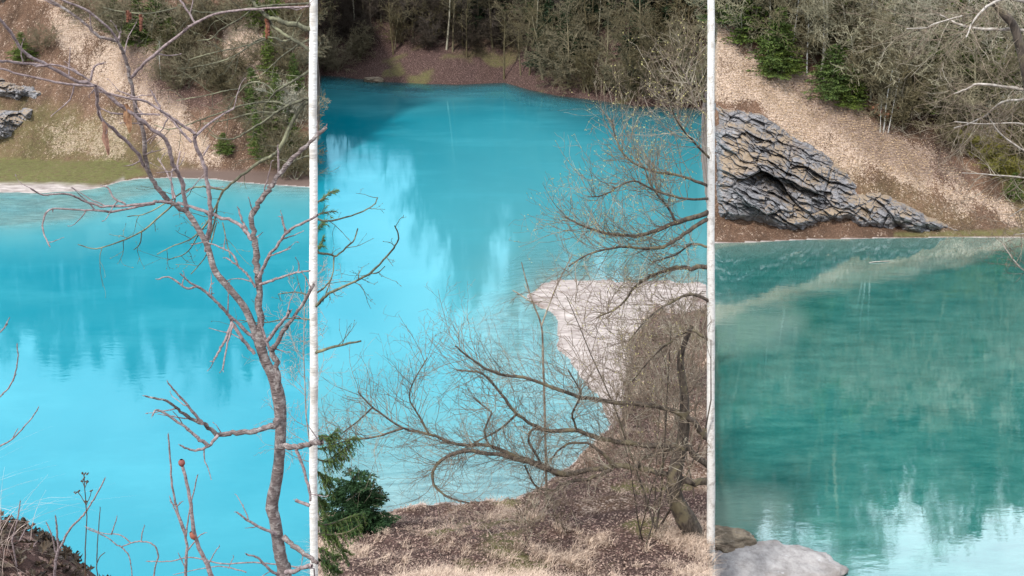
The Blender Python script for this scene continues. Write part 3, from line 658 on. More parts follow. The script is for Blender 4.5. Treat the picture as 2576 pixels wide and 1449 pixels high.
# right hillside
TL = np.array([(1798, 75), (1850, 105), (1920, 200), (2000, 225), (2100, 258), (2200, 315), (2260, 330), (2330, 345), (2400, 385), (2500, 455), (2576, 495), (2700, 540)], float)
for px, py, h, w in [(1830, 60, 4, 1.3), (1880, 120, 4.5, 1.4), (1935, 198, 4.2, 1.6), (1965, 190, 3, 1.6), (2090, 250, 3.2, 1.9), (2135, 268, 2.4, 1.8), (2110, 150, 6, 1.2), (2060, 90, 6, 1.1), (1850, 20, 5, 1.2), (1920, 60, 6, 1.1), (2370, 235, 6, 1.3), (2420, 255, 5, 1.4), (2330, 180, 6, 1.2), (2300, 120, 7, 1.1), (2480, 290, 4.5, 1.3), (2545, 250, 5, 1.2), (2390, 120, 7, 1.2), (2450, 150, 6.5, 1.2), (2180, 60, 7, 1), (2260, 40, 7, 1), (2350, 280, 3.5, 1.5), (2530, 130, 7, 1.1), (2000, 20, 6, 1)]:
    plant(rc(SPR), px, py, h * 1.25, 'bark_far', 'needle', 'on the right hillside', 'deep green spruce', GR, wide=w * 1.05)
plant('spruce1', 2548, 505, 2.0, 'bark_far', 'needle', 'at the far right above the pool shore', 'small dark spruce', GR, wide=1.5)
for i in range(44):
    px = 1805 + 19.9 * i % 900 + rng.random() * 14; tl = np.interp(px, TL[:, 0], TL[:, 1]); py = tl - 8 - rng.random() ** 1.3 * (tl * .9 + 20)
    pl_ = rng.random() < .45
    plant(rc(BUSH), px, py, 2.6 + 2.6 * rng.random(), 'bark_pale' if pl_ else 'bark_far', 'bark_pale' if pl_ else 'bark_far', 'on the right hillside', 'pale bare bush' if pl_ else 'olive bare bush', GR, wide=1.15)
for i in range(34):
    px = 1815 + 26 * i % 860 + rng.random() * 16; tl = np.interp(px, TL[:, 0], TL[:, 1]); py = tl - 40 - rng.random() * (tl * .8 + 20)
    plant(rc(TREES), px, py, 5 + 4 * rng.random(), 'bark_pale', 'bark_pale' if i % 2 else 'bark_far', 'on the right hillside', 'crowded bare tree', GR)
for px, py, h in [(1917, 110, 6), (2072, 200, 7), (2120, 130, 6), (2505, 260, 5), (2440, 110, 7), (1990, 150, 6), (2170, 180, 6), (2240, 150, 7), (2300, 190, 6), (2360, 220, 6), (2400, 180, 6), (1860, 70, 5), (2030, 190, 6), (2480, 200, 7)]:
    plant(rc(POLE), px, py, h, 'birch', 'bark_pale', 'within the wood on the right hillside', 'thin white birch trunk', GR)
for px, py, h, tl in [(2222, 332, 4.6, .04), (2234, 334, 4.0, .10), (2214, 334, 2.6, -.02)]:
    plant(rc(POLE), px, py, h, 'birch', 'bark_pale', 'in the small clump on the right slope', 'white birch stem', GR, tilt=tl)
plant('tree2', 2188, 290, 5.5, 'oldbark', 'bark_far', 'on the right slope behind the white birch clump', 'dark leaning bare tree', GR, tilt=.62)
for i in range(40):
    Y = 90 + rng.random() * 9; X = (.185 + i * .0098 + rng.random() * .006) * Y
    plant(rc(SPR if i % 2 else TREES), 0, 0, float(np.interp(i, [0, 39], [17, 12.5])) + 6 * rng.random(), 'bark_far', 'needle_dark' if i % 2 else 'bark_far', 'on the right hill crest', 'very tall spruce' if i % 2 else 'very tall bare tree', GR, wide=.85, pos=(X, Y, ground(X, Y)))
label_planted()
# russet-leaved shrub on the right slope
rs = np.random.default_rng(77); cfg = dict(seg=[5, 4, 3], wob=[.15, .2, .2], up=[.03, .03, 0], tip=.3, rmin=.01, kids=[7, 5], t0=[.2, .1], ang=.8, lr=[.5, .5]); P = []
for i in range(4): grow(P, (0, 0, -.1), (rs.normal(0, .5), rs.normal(0, .5), 1), 1.3, .03, 0, 2, cfg, rs)
r = thing('russet_shrub', 'low shrub keeping russet red leaves beside the white birch stems on the right slope', 'bush', hit(2226, 300, 60, 120))
v_, f_ = tubes([(a, b) for l, a, b in P], 4); obj('stems', mesh_np('stems', v_, f_, M['bark_far']), r)
v_, f_ = needle_fans([(a, b) for l, a, b in P if l > 0], rs, .16, 14, .8); obj('leaves', mesh_np('leaves', v_, f_, M['redleaf'], False), r)

# ------------------------------------------------------------------ leaf litter and dry grass on the far slopes
def scatter_quads(pts, nrm_up, size, rs, tilt=.6, asp=.6):
    n = len(pts); a = rs.random(n) * 6.283; sz = (size * (.5 + rs.random(n)))[:, None]
    u = np.stack([np.cos(a), np.sin(a), rs.normal(0, tilt, n)], -1); w = np.stack([-np.sin(a), np.cos(a), rs.normal(0, tilt, n)], -1) * asp
    V = np.stack([pts - u * sz, pts - w * sz, pts + u * sz, pts + w * sz], 1).reshape(-1, 3); return V, np.arange(4 * n).reshape(-1, 4)
flat = [(PXg.ravel(), PYg.ravel())]
w_ = (np.clip(pale, 0, 1) ** 1.3 * ((isL | isR) & (Z_ > .5) & (PYg > -40) & (PXg > -60) & (PXg < 2640))).ravel()
idx = rng.choice(len(w_), 100000, p=w_ / w_.sum())
Vf = np.stack([X_.ravel(), Y_.ravel(), Z_.ravel()], -1)
pts = Vf[idx] + rng.normal(0, .12, (100000, 3)) * (1, 1, .2) + (0, 0, .05)
v_, f_ = scatter_quads(pts, None, .036, rng, .35)
tag(obj('leaf_litter', mesh_np('leaf_litter', v_, f_, M['deadleaf'], False)), 'pale dead leaves strewn over both steep hillsides', 'leaf litter', kind='stuff')
w_ = ((nearm & (Z_ > .25) & (Y_ > 18) & (PYg < 1500))).ravel().astype(float) * np.maximum(Y_.ravel(), 1)
idx = rng.choice(len(w_), 24000, p=w_ / w_.sum()); pts = Vf[idx] + rng.normal(0, .12, (24000, 3)) * (1, 1, .1) + (0, 0, .03)
v_, f_ = scatter_quads(pts, None, .03, rng, .4, .7)
tag(obj('leaf_litter', mesh_np('bank_leaf_litter', v_, f_, M['bankleaf'], False)), 'fallen leaves on the near bank under the bare trees', 'leaf litter', kind='stuff')
def blades(roots, L, wdt, rs, lean=.5, k=4):
    n = len(roots); a = rs.random(n) * 6.283; ln = (lean * (.3 + rs.random(n)))[:, None]; LL = (L * (.5 + .8 * rs.random(n)))[:, None]
    d = np.stack([np.cos(a), np.sin(a), np.zeros(n)], -1); sdv = np.stack([-np.sin(a + .7), np.cos(a + .7), np.zeros(n)], -1)
    rows = []
    for i in range(k):
        t = i / (k - 1); c = roots + d * ln * LL * t ** 1.9 * 1.2 + np.array((0, 0, 1)) * LL * (t - .35 * ln * t ** 2.4 * 1.4); w = wdt * (1 - .85 * t)
        rows += [c - sdv * w, c + sdv * w]
    V = np.stack(rows, 1); b = (np.arange(n) * 2 * k)[:, None]
    Fs = [np.concatenate([b + 2 * i, b + 2 * i + 1, b + 2 * i + 3, b + 2 * i + 2], 1) for i in range(k - 1)]
    return V.reshape(-1, 3), np.concatenate(Fs)
gm = (nearm & (Z_ > .3) & (PYg < 1520) & (Y_ > 17)); gw = (gm * (sstep(.45, .62, nb) + .03) * (sstep(1290, 1400, PYg) + .05) * np.maximum(Y_, 1) ** .8).ravel()
idx = rng.choice(len(gw), 900, p=gw / gw.sum()); c = np.repeat(Vf[idx], 34, 0); c = c + rng.normal(0, .075, c.shape) * (1, 1, 0); tl_ = np.repeat(.5 + 1.0 * rng.random(900), 34) 
v_, f_ = blades(c, .27 * tl_, .008, rng, 1.0)
tag(obj('dry_grass', mesh_np('dry_grass', v_, f_, M['grass'], False)), 'tufts of bleached dry grass over the near bank', 'grass', kind='stuff')

# ------------------------------------------------------------------ near trees traced limb by limb at their own distances
def limb(pxs, Yd, r0, r1, drift=0.0, sub=5, jit=0):
    n = len(pxs); P = []
    for i, (a, b) in enumerate(pxs):
        t = i / (n - 1); P.append(PY(a, b, Yd + drift * t))
    P = np.array(P); d = dep_of(P[:, 1], P[:, 2]); rr = np.linspace(r0, r1, n) / F * d
    return smooth_poly(P, rr, sub)
def knots(poly, rs, amp=.12):
    pts, rr = poly; pts = pts.copy(); pts[1:-1] += rs.normal(0, .28, (len(pts) - 2, 3)) * rr[1:-1, None] * (amp > .15); return pts, rr * (1 + amp * (rs.random(len(rr)) - .3))
def buds(polys, rs, size, every=1.0, jitter=.4):
    """small pointed buds along twigs"""
    V, Fc = [], []; k = 0
    for pts, rr in polys:
        L = np.linalg.norm(pts[-1] - pts[0]); n = max(1, int(L / every))
        for j in range(n + 1):
            u = (j + 1) / (n + 1) * (len(pts) - 1) if j < n else len(pts) - 1.001
            i = min(int(u), len(pts) - 2); q = pts[i] + (pts[i + 1] - pts[i]) * (u - i); T = pts[i + 1] - pts[i]; T /= np.linalg.norm(T) + 1e-9
            d = T + rs.normal(0, jitter, 3); d /= np.linalg.norm(d); a = np.cross(d, (0.3, .2, 1)); a /= np.linalg.norm(a) + 1e-9; b = np.cross(d, a); s = size * (.7 + .6 * rs.random())
            m = q + d * s; V += [q, m + a * s * .45, m + b * s * .45, m - a * s * .45, m - b * s * .45, q + d * s * 2.4]
            for x in range(4):
                Fc.append((k, k + 1 + x, k + 1 + (x + 1) % 4, k)); Fc.append((k + 5, k + 1 + (x + 1) % 4, k + 1 + x, k + 5))
            k += 6
    return np.array(V), np.array(Fc)
def tri_mesh(name, V, Fc, mat):   # faces given as quads with a repeated corner
    me = bpy.data.meshes.new(name); me.from_pydata([tuple(v) for v in V], [], [tuple(f[:3]) for f in Fc]); me.materials.append(M[mat]); me.update(); return me
def side_twigs(polys, rs, L, every, r, cfgk=None, lv=1, t0=.15, flatten=.6, upb=.1):
    """short forked twigs growing from given limbs"""
    P = []
    cfg = dict(seg=[5, 4, 3], wob=[.16, .2, .2], up=[upb, .03, .02], tip=.45, rmin=r * .3, kids=[3.2, 2.5], t0=[.2, .2], ang=.75, lr=[.55, .6])
    if cfgk: cfg.update(cfgk)
    for pts, rr in polys:
        seg = np.linalg.norm(np.diff(pts, axis=0), axis=1); tot = seg.sum(); n = int(tot * (1 - t0) / every + rs.random())
        cum = np.concatenate([[0], np.cumsum(seg)])
        for j in range(n):
            s = tot * (t0 + (1 - t0) * (j + rs.random()) / n); i = min(np.searchsorted(cum, s) - 1, len(pts) - 2); i = max(i, 0)
            q = pts[i] + (pts[i + 1] - pts[i]) * ((s - cum[i]) / (seg[i] + 1e-9)); T = pts[i + 1] - pts[i]; T = T / (np.linalg.norm(T) + 1e-9)
            a = rs.normal(size=3) * (1, flatten, 1); a -= T * (a @ T); a /= np.linalg.norm(a) + 1e-9; ang = .6 + .5 * rs.random()
            d = T * math.cos(ang) + a * math.sin(ang)
            grow(P, q, d, L * (.4 + .9 * rs.random()), min(r, rr[i] * .7), 0, lv, cfg, rs)
    return [(a, b) for l, a, b in P]
def prune(polys):
    """nothing grows past the white trunk on the pool side"""
    return [(a, b) for a, b in polys if proj(a[:, 0], a[:, 1], a[:, 2])[0].max() < SEAM2 + 6]
def mk(name, polys, mat, parent, k=6):
    v, f = tubes(polys, k); return obj(name, mesh_np(name, v, f, M[mat]), parent)

# --- the young cherry in front on the left
rs = np.random.default_rng(11)
YC = 4.4
ch_base = PY(726, 1449, YC)
tree = thing('young_cherry_tree', 'slender bare forked young tree with ringed grey brown bark, nearest tree on the left', 'tree', (0, 0, 0))
t_main = [(735, 1760), (728, 1600), (716, 1449), (704, 1392), (692, 1310), (684, 1272), (697, 1200), (704, 1130), (706, 1060), (702, 1005), (688, 950), (668, 910), (654, 868), (638, 825), (614, 772), (572, 720), (540, 680), (522, 620), (492, 565), (471, 534)]
r_main = [19, 17, 16, 15, 14.5, 15.5, 14, 13, 14, 16, 13.5, 12, 12.5, 9.5, 8.5, 8.5, 7.5, 7, 6.8, 7]
P = np.array([PY(a, b, YC + (0.25 if b < 700 else 0) * (700 - b) / 400) for a, b in t_main]); d = dep_of(P[:, 1], P[:, 2])
P[0][2] = min(P[0][2], ground(P[0][0], P[0][1]) - .1) if P[0][2] > ground(P[0][0], P[0][1]) else P[0][2]
tp = smooth_poly(P, np.array(r_main) / F * d, 6); mk('trunk', [knots(tp, rs, .10)], 'cherry', tree, 14)
CL = [  # (points, r0, r1, depth, drift)
 ([(471, 534), (427, 507), (402, 477), (372, 427), (359, 331), (344, 281), (329, 201), (311, 136), (296, 105), (251, 92), (201, 50), (126, 0), (90, -30)], 6.5, 2.6, 4.65, -.3),
 ([(296, 105), (270, 68), (215, 25), (155, 0), (120, -20)], 3, 2.4, 4.4, -.2), ([(296, 105), (301, 92), (304, 78)], 3, 2, 4.4, 0),
 ([(330, 195), (372, 151), (442, 95), (492, 58), (552, 33), (648, 22), (779, 16)], 4.2, 2, 4.5, -.3), ([(492, 58), (467, 20), (450, -5)], 2.6, 2.4, 4.4, 0),
 ([(471, 534), (455, 452), (437, 412), (417, 352), (372, 316), (311, 271), (241, 216), (186, 201), (121, 166), (60, 131), (30, 85), (0, 50), (-30, 10)], 5, 3.4, 4.6, -.6),
 ([(236, 216), (171, 211), (90, 196), (0, 173), (-40, 165)], 2.8, 2.4, 4.2, -.2), ([(121, 166), (30, 156), (-20, 153)], 3.2, 3, 4.2, -.2),
 ([(226, 203), (191, 181), (141, 163), (90, 168)], 2.6, 2.2, 4.2, -.1), ([(229, 201), (233, 175), (244, 163), (261, 158)], 3, 1.8, 4.2, 0),
 ([(241, 216), (246, 271), (256, 301), (291, 331), (342, 382), (372, 430)], 4, 4.4, 4.25, .35),
 ([(236, 228), (321, 246), (362, 254), (402, 276), (432, 296), (490, 336)], 2.6, 3.4, 4.3, .2),
 ([(490, 340), (492, 362), (512, 412), (525, 482), (530, 552), (522, 603), (519, 632)], 4.6, 5.2, 4.5, .1),
 ([(490, 345), (532, 306), (588, 273)], 3, 2, 4.5, .2), ([(482, 358), (452, 326), (432, 301), (407, 281), (393, 252), (382, 231)], 3.2, 2, 4.5, .1),
 ([(402, 276), (362, 254), (296, 228)], 2.4, 1.8, 4.4, 0), ([(402, 289), (331, 286), (286, 286), (256, 274)], 2.4, 1.8, 4.4, 0), ([(512, 391), (527, 366)], 2.4, 1.8, 4.5, 0),
 ([(430, 510), (397, 507), (372, 512), (271, 520), (216, 507), (191, 495), (161, 487), (110, 490), (80, 477)], 3.6, 1.8, 4.6, -.3),
 ([(390, 512), (350, 520), (286, 532), (251, 530), (186, 527), (125, 528), (108, 560), (111, 590), (125, 620)], 3.2, 1.6, 4.6, -.3),
 ([(316, 514), (286, 497), (274, 475), (259, 467)], 2.6, 1.6, 4.5, 0), ([(472, 525), (462, 482), (446, 425), (452, 384)], 3.2, 1.8, 4.6, .2), ([(440, 500), (432, 462), (412, 420), (397, 400)], 2.2, 1.4, 4.6, .2), ([(435, 502), (431, 452), (434, 425)], 2.2, 1.4, 4.6, .2),
 ([(447, 510), (502, 527), (557, 547), (598, 562), (618, 583), (635, 603)], 3.8, 4.6, 4.6, -.1),
 ([(662, 872), (653, 815), (650, 719), (645, 653), (638, 593), (633, 542), (653, 507), (678, 472), (703, 437), (743, 392), (779, 359), (820, 320)], 9, 4.2, 4.4, .1),
 ([(701, 437), (698, 369)], 3, 2, 4.5, 0), ([(622, 578), (608, 553), (600, 525)], 3.4, 2, 4.5, 0),
 ([(651, 697), (673, 648), (698, 618), (723, 583), (779, 553), (800, 540)], 4.4, 2.4, 4.4, -.2), ([(722, 583), (713, 568), (708, 545)], 2.4, 1.6, 4.3, 0), ([(676, 645), (700, 636), (728, 626)], 2.2, 1.4, 4.3, 0),
 ([(653, 715), (693, 703), (738, 688), (779, 681)], 3.6, 2, 4.4, -.1),
 ([(655, 868), (625, 840), (580, 797), (554, 769), (524, 739), (494, 721), (472, 726), (425, 697), (396, 703)], 4.6, 1.6, 4.4, -.2), ([(556, 770), (520, 735), (480, 712), (455, 690)], 3, 1.8, 4.3, -.1),
 ([(643, 723), (623, 693), (598, 668), (568, 648)], 3.2, 1.8, 4.4, 0), ([(600, 670), (585, 640), (555, 622), (522, 610)], 2.6, 1.5, 4.4, 0),
 ([(585, 810), (569, 850), (552, 880), (539, 905)], 3.8, 2.4, 4.3, -.1), ([(587, 812), (573, 862), (560, 930)], 2.8, 1.8, 4.3, -.1), ([(640, 890), (612, 855), (585, 810), (578, 795)], 4.6, 4, 4.35, 0),
 ([(672, 858), (705, 815), (730, 783)], 5.2, 3.4, 4.3, -.1), ([(704, 985), (697, 925), (684, 880), (692, 870), (715, 830), (742, 795), (790, 715)], 8, 3.4, 4.3, -.1), ([(678, 880), (664, 840), (652, 790)], 3.6, 2.4, 4.35, 0),
 ([(700, 1058), (686, 1068), (650, 1082), (595, 1087), (549, 1094), (519, 1069), (479, 1052), (448, 1031), (418, 1009), (365, 996)], 8.4, 2, 4.35, -.4),
 ([(509, 1067), (485, 1035), (455, 1000), (423, 964)], 4, 1.8, 4.1, -.1), ([(549, 1094), (524, 1122), (484, 1132), (453, 1120)], 4.6, 2, 4.1, -.1), ([(524, 1122), (489, 1094), (448, 1062), (398, 1031), (383, 1047)], 4.4, 1.8, 4.05, -.1),
 ([(706, 1122), (741, 1125), (779, 1117), (810, 1112)], 8, 6, 4.35, -.2), ([(712, 1350), (745, 1378), (779, 1404), (800, 1415)], 7, 4.5, 4.35, -.1), ([(690, 1343), (685, 1341), (640, 1319), (595, 1288)], 5.2, 2, 4.35, -.1),
 ([(720, 1440), (750, 1432), (785, 1424)], 6, 5, 4.3, -.1), ([(700, 1445), (680, 1434), (650, 1405), (620, 1394)], 4, 2, 4.3, -.1),
 ([(745, 1128), (760, 1170), (778, 1230), (780, 1260)], 4, 3, 4.2, 0), ([(779, 1272), (743, 1258)], 4.5, 4, 4.2, 0)]
LP = []
for pts, r0, r1, Yd, dr in CL:
    lp = limb(pts, Yd, r0, r1, dr, 5); lp = knots(lp, rs, .28); LP.append(lp); mk('limb', [lp], 'cherry' if r0 > 6 else 'twig', tree, 8)
tw = side_twigs(LP, rs, .13, .22, .0035, lv=0, upb=.05)
mk('crown', tw, 'twig', tree, 4)
bv, bf = buds(LP + tw, rs, .006, .11); tag(obj('buds', tri_mesh('buds', bv, bf, 'twig'), tree), kind='stuff')
def curled_leaf(a, b, wd, Yd, rs, parent):
    p0, p1 = PY(*a, Yd), PY(*b, Yd); n, m = 12, 7; V = []
    for i in range(n):
        t = i / (n - 1); c = p0 + (p1 - p0) * t + np.array((.004 * math.sin(9 * t), .006 * math.sin(5 * t), 0)); w = wd * math.sin(math.pi * min(1, .08 + t * .9)) ** .7 * (.8 + .3 * rs.random())
        for j in range(m):
            u = (j / (m - 1) - .5) * 2; V.append(c + np.array((w * u * .7, w * .9 * abs(u) * (1 if j % 2 else .7) - w * .4, .15 * w * u * u)))
    Fc = [(i * m + j, i * m + j + 1, (i + 1) * m + j + 1, (i + 1) * m + j) for i in range(n - 1) for j in range(m - 1)]
    obj('dry_leaf', mesh_np('dry_leaf', V, Fc, M['curled']), parent)
curled_leaf((314, 262), (326, 334), .026, 4.35, rs, tree); curled_leaf((258, 306), (272, 390), .020, 4.3, rs, tree)

# --- white trunk added in place of the divider between left and middle views (its boughs reach both ways)
YA = 6.2
tree = thing('divider_tree', 'added white divider trunk with dark mossy catkin boughs right of the forked young tree', 'tree')
gx = PY(789, 1449, YA); gz = ground(gx[0], YA)
ys = [PY(791, 2050, YA), PY(788, 1700, YA), PY(790, 1449, YA), PY(788, 1200, YA), PY(790, 950, YA), PY(788, 720, YA), PY(789, 480, YA), PY(787, 240, YA), PY(789, 20, YA), PY(786, -200, YA), PY(792, -420, YA)]
ys = [np.array((ys[0][0], YA, min(gz - .2, ys[0][2])))] + ys[1:]
ys = [p for i, p in enumerate(ys) if i == 0 or p[2] > ys[0][2] + .1]
rr = np.linspace(.029, .022, len(ys)); tp = smooth_poly(ys, rr, 6); mk('trunk', [knots(tp, rs, .10)], 'trunkpale', tree, 12)
AL = [([(789, 240), (752, 255), (725, 265), (691, 285), (671, 301), (631, 325), (604, 342), (581, 350), (547, 347), (529, 337)], 3.6, 1.4),
 ([(725, 265), (691, 256), (645, 258), (598, 268), (551, 285), (504, 301), (470, 315), (423, 325), (390, 315)], 2.6, 1.1), ([(691, 283), (645, 283), (584, 298), (551, 305), (511, 310)], 2, 1.1),
 ([(789, 254), (758, 268), (725, 328), (705, 372), (691, 388), (651, 409), (598, 449), (561, 482), (547, 512), (539, 560), (528, 600)], 5.4, 1.8),
 ([(789, 174), (725, 211), (691, 234), (678, 251), (665, 268), (661, 298)], 3.2, 1.2), ([(691, 234), (671, 214), (645, 206), (621, 211), (604, 224), (584, 258), (571, 281), (566, 295)], 2, 1), ([(604, 223), (564, 229), (524, 239), (444, 253)], 1.6, 1),
 ([(789, 78), (752, 64), (711, 55), (678, 44), (655, 27), (638, 7), (631, -15)], 7, 3.6), ([(789, 132), (745, 104), (711, 84), (685, 64), (675, 44)], 4.6, 3),
 ([(789, 92), (745, 117), (711, 141), (685, 164), (658, 188), (638, 194)], 2.2, 1.1), ([(732, 100), (711, 104), (691, 95), (658, 97), (631, 111), (591, 121), (531, 134), (474, 151)], 2.6, 1.1),
 ([(671, 97), (631, 114), (584, 144), (524, 162), (457, 174)], 2, 1), ([(789, 8), (691, 13), (624, 22), (554, 30), (504, 30), (450, 13)], 2.6, 1.2), ([(638, 20), (604, 47), (557, 74), (531, 97), (497, 102)], 1.8, 1),
 ([(789, 388), (745, 402), (721, 419), (708, 445)], 2.6, 1.4), ([(562, 477), (502, 470), (462, 482), (432, 502), (370, 536), (320, 545)], 2.4, 1.1), ([(440, 500), (432, 517), (362, 578), (301, 608), (241, 625), (196, 615)], 2.4, 1.1),
 ([(357, 580), (352, 613), (337, 628)], 1.4, 1), ([(550, 505), (520, 560), (482, 600), (432, 620), (395, 640)], 2, 1), ([(545, 530), (500, 590), (470, 635), (420, 655)], 1.7, 1), ([(789, 745), (742, 735), (700, 740)], 2, 1.2), ([(789, 806), (740, 800), (660, 812), (600, 805)], 2, 1),
 ([(545, 560), (520, 640), (480, 690)], 1.6, 1), ([(560, 560), (580, 650)], 1.6, 1), ([(445, 20), (370, 34), (300, 28), (260, 18)], 1.6, 1),
 # boughs over the middle water
 ([(789, 775), (820, 744), (847, 728), (928, 688), (983, 633), (1003, 598), (993, 568)], 4, 1.5), ([(789, 634), (830, 640), (847, 643), (887, 608), (900, 575)], 3, 1.5), ([(789, 548), (817, 556), (850, 552), (905, 535), (940, 515), (950, 497)], 2.6, 1.3),
 ([(840, 643), (836, 690), (812, 760)], 2, 1.2), ([(928, 688), (950, 686), (968, 670)], 1.6, 1), ([(789, 890), (840, 872), (908, 858)], 4, 2.4), ([(789, 740), (812, 727), (835, 700)], 3, 1.4), ([(902, 700), (903, 680)], 1.3, 1)]
LP = []
for pts, r0, r1 in AL:
    lp = knots(limb(pts, YA, r0, r1, rs.normal(0, .25), 5), rs, .2); lp[0][0] = PY(*pts[0], YA) if pts[0][0] == 789 else lp[0][0]; LP.append(lp)
    mk('limb', [lp], 'alder', tree, 7)
tw = side_twigs([l for l in LP], rs, .2, .16, .003, lv=1, upb=0, flatten=.5, cfgk=dict(kids=[1.6, 1]))
mk('crown', tw, 'alder', tree, 3)
bv, bf = buds(tw, rs, .005, .2); tag(obj('buds', tri_mesh('buds', bv, bf, 'alder'), tree), kind='stuff')
for a, b in [((671, 46), (671, 96)), ((320, 27), (321, 54)), ((353, 38), (355, 78)), ((672, 50), (676, 90)), ((324, 30), (328, 50))]:
    mk('catkin', [knots(limb([a, ((a[0] + b[0]) / 2 + 1, (a[1] + b[1]) / 2), b], YA, 4.2, 3, 0, 8), rs, .35)], 'catkin', tree, 8)

# --- young trees and boughs on the right of the middle bank
def big_tree(name, label, limbs, Yd, twL, ev, mat_l, mat_t, seed, lv=2, r=.012, drift=1.2, ksides=7, budm=None, upb=.08, trunk=1, kids=None, mat_b=None, pr=True):
    rs = np.random.default_rng(seed); t = thing(name, label, 'tree'); LP = []
    for i, (pts, r0, r1) in enumerate(limbs):
        lp = knots(limb(pts, Yd, r0, r1, 0 if i < trunk else rs.normal(0, drift), 4), rs, .09 if i < trunk else .2)
        if i < trunk:
            g0 = ground(lp[0][0][0], lp[0][0][1]); e = lp[0][0].copy()
            if e[2] > g0: e[2] = g0 - .15; lp = (np.vstack([e, lp[0]]), np.concatenate([[lp[1][0] * 1.15], lp[1]]))
        if i >= trunk: w = np.linspace(0, 1, len(lp[0]))[:, None]
        LP.append(lp); mk('trunk' if i < trunk else 'limb', [lp], mat_l if i < trunk else (mat_b or mat_l), t, 10 if i < trunk else ksides)
    tw = side_twigs(LP[trunk:] if trunk else LP, rs, twL, ev, r, lv=lv, upb=upb, flatten=1, cfgk=kids)
    if pr: tw = prune(tw)
    mk('crown', tw, mat_t, t, 3)
    if budm:
        bv, bf = buds(tw[:: 5], rs, .02, .8); tag(obj('buds', tri_mesh('buds', bv, bf, budm), t), kind='stuff')
    return t
pb_ = hit(1742, 1352, 10, 60)
big_tree('spreading_tree', 'old dark leaning tree on the near bank with long low boughs reaching left', [
 ([(1748, 1372), (1738, 1330), (1716, 1290), (1695, 1240), (1700, 1180), (1718, 1100), (1722, 1000), (1712, 900), (1740, 820)], 30, 5),
 ([(1790, 1200), (1774, 1212), (1734, 1210), (1653, 1188), (1603, 1177), (1543, 1172), (1422, 1193), (1361, 1167), (1331, 1157), (1230, 1122), (1150, 1117), (1079, 1092), (1014, 1077), (938, 1024), (900, 985)], 9.5, 1.6),
 ([(1422, 1193), (1301, 1157), (1230, 1140), (1150, 1138), (1099, 1168), (1089, 1210), (1119, 1248), (1180, 1265)], 6.5, 2),
 ([(1790, 1180), (1733, 1132), (1700, 1125), (1628, 1120), (1532, 1108), (1452, 1084), (1366, 1081), (1301, 1041), (1260, 991), (1215, 941), (1150, 931)], 8.5, 2),
 ([(1790, 1110), (1769, 1092), (1729, 1051), (1653, 1021), (1522, 1008), (1442, 994), (1341, 956), (1240, 936), (1175, 895), (1145, 870)], 8, 1.8),
 ([(1543, 1170), (1492, 1122), (1427, 1117), (1381, 1162)], 4.4, 2), ([(1230, 1122), (1219, 1082), (1236, 1041), (1215, 1021), (1190, 1000)], 3.2, 1.6),
 ([(1540, 1180), (1480, 1205), (1420, 1215), (1390, 1233), (1345, 1220), (1320, 1170)], 5, 2), ([(1600, 1177), (1620, 1150), (1680, 1135), (1740, 1120)], 4.5, 4.5),
 ([(1361, 1165), (1330, 1110), (1340, 1080), (1366, 1080)], 3, 2.4), ([(1079, 1092), (1050, 1040), (1030, 1000), (1040, 960), (1075, 900)], 2.6, 1.2), ([(1014, 1077), (940, 1100), (880, 1105), (820, 1100)], 2.8, 1.6),
 ([(938, 1024), (900, 1060), (860, 1090)], 2.4, 1.6), ([(1301, 1041), (1250, 1085), (1200, 1110), (1130, 1150)], 2.8, 1.6), ([(1452, 1084), (1440, 1040), (1460, 990), (1430, 930)], 3, 1.4)],
 pb_[1], 1.35, .075, 'oldbark', 'midtwig', 21, lv=2, r=.0095, drift=.8, kids=dict(kids=[3.6, 3]))
big_tree('budding_divider_tree', 'added white divider trunk with tan budding boughs over the water right of the pale shoal', [  # white trunk added where a divider strip ran, carrying the boughs
 ([(1789, 1560), (1788, 1380), (1789, 1200), (1788, 1000), (1789, 800), (1788, 600), (1789, 420), (1788, 240), (1789, 60), (1787, -120), (1790, -300)], 10.5, 8.5),
 ([(1787, 530), (1726, 552), (1651, 578), (1601, 593), (1510, 583), (1450, 560), (1420, 545)], 7, 1.6), ([(1787, 548), (1730, 580), (1690, 610), (1640, 625), (1560, 620), (1480, 640), (1430, 670)], 5.5, 1.6),
 ([(1787, 668), (1740, 676), (1701, 673), (1651, 690), (1600, 720), (1560, 770), (1500, 800)], 6.5, 1.6), ([(1787, 470), (1740, 450), (1700, 440), (1640, 430), (1580, 400), (1550, 350), (1540, 300)], 4, 1.4),
 ([(1787, 400), (1740, 350), (1700, 300), (1680, 240)], 3, 1.2), ([(1787, 500), (1730, 500), (1650, 480), (1590, 455), (1520, 490), (1480, 495)], 3.6, 1.2), ([(1787, 300), (1750, 260), (1730, 200), (1700, 150)], 3.4, 1.3),
 ([(1700, 560), (1680, 520), (1640, 470), (1620, 420)], 3.6, 1.4), ([(1787, 620), (1740, 615), (1700, 640), (1640, 660)], 3.4, 1.4),
 ([(1787, 760), (1740, 740), (1690, 760), (1630, 800), (1580, 860)], 4.5, 1.5), ([(1787, 860), (1740, 830), (1700, 850), (1640, 900), (1590, 960)], 4.5, 1.5)],
 24.5, 1.3, .062, 'trunkpale', 'midtwig', 22, lv=2, r=.0095, drift=1.1, budm='bud', upb=.12, mat_b='oldbark')
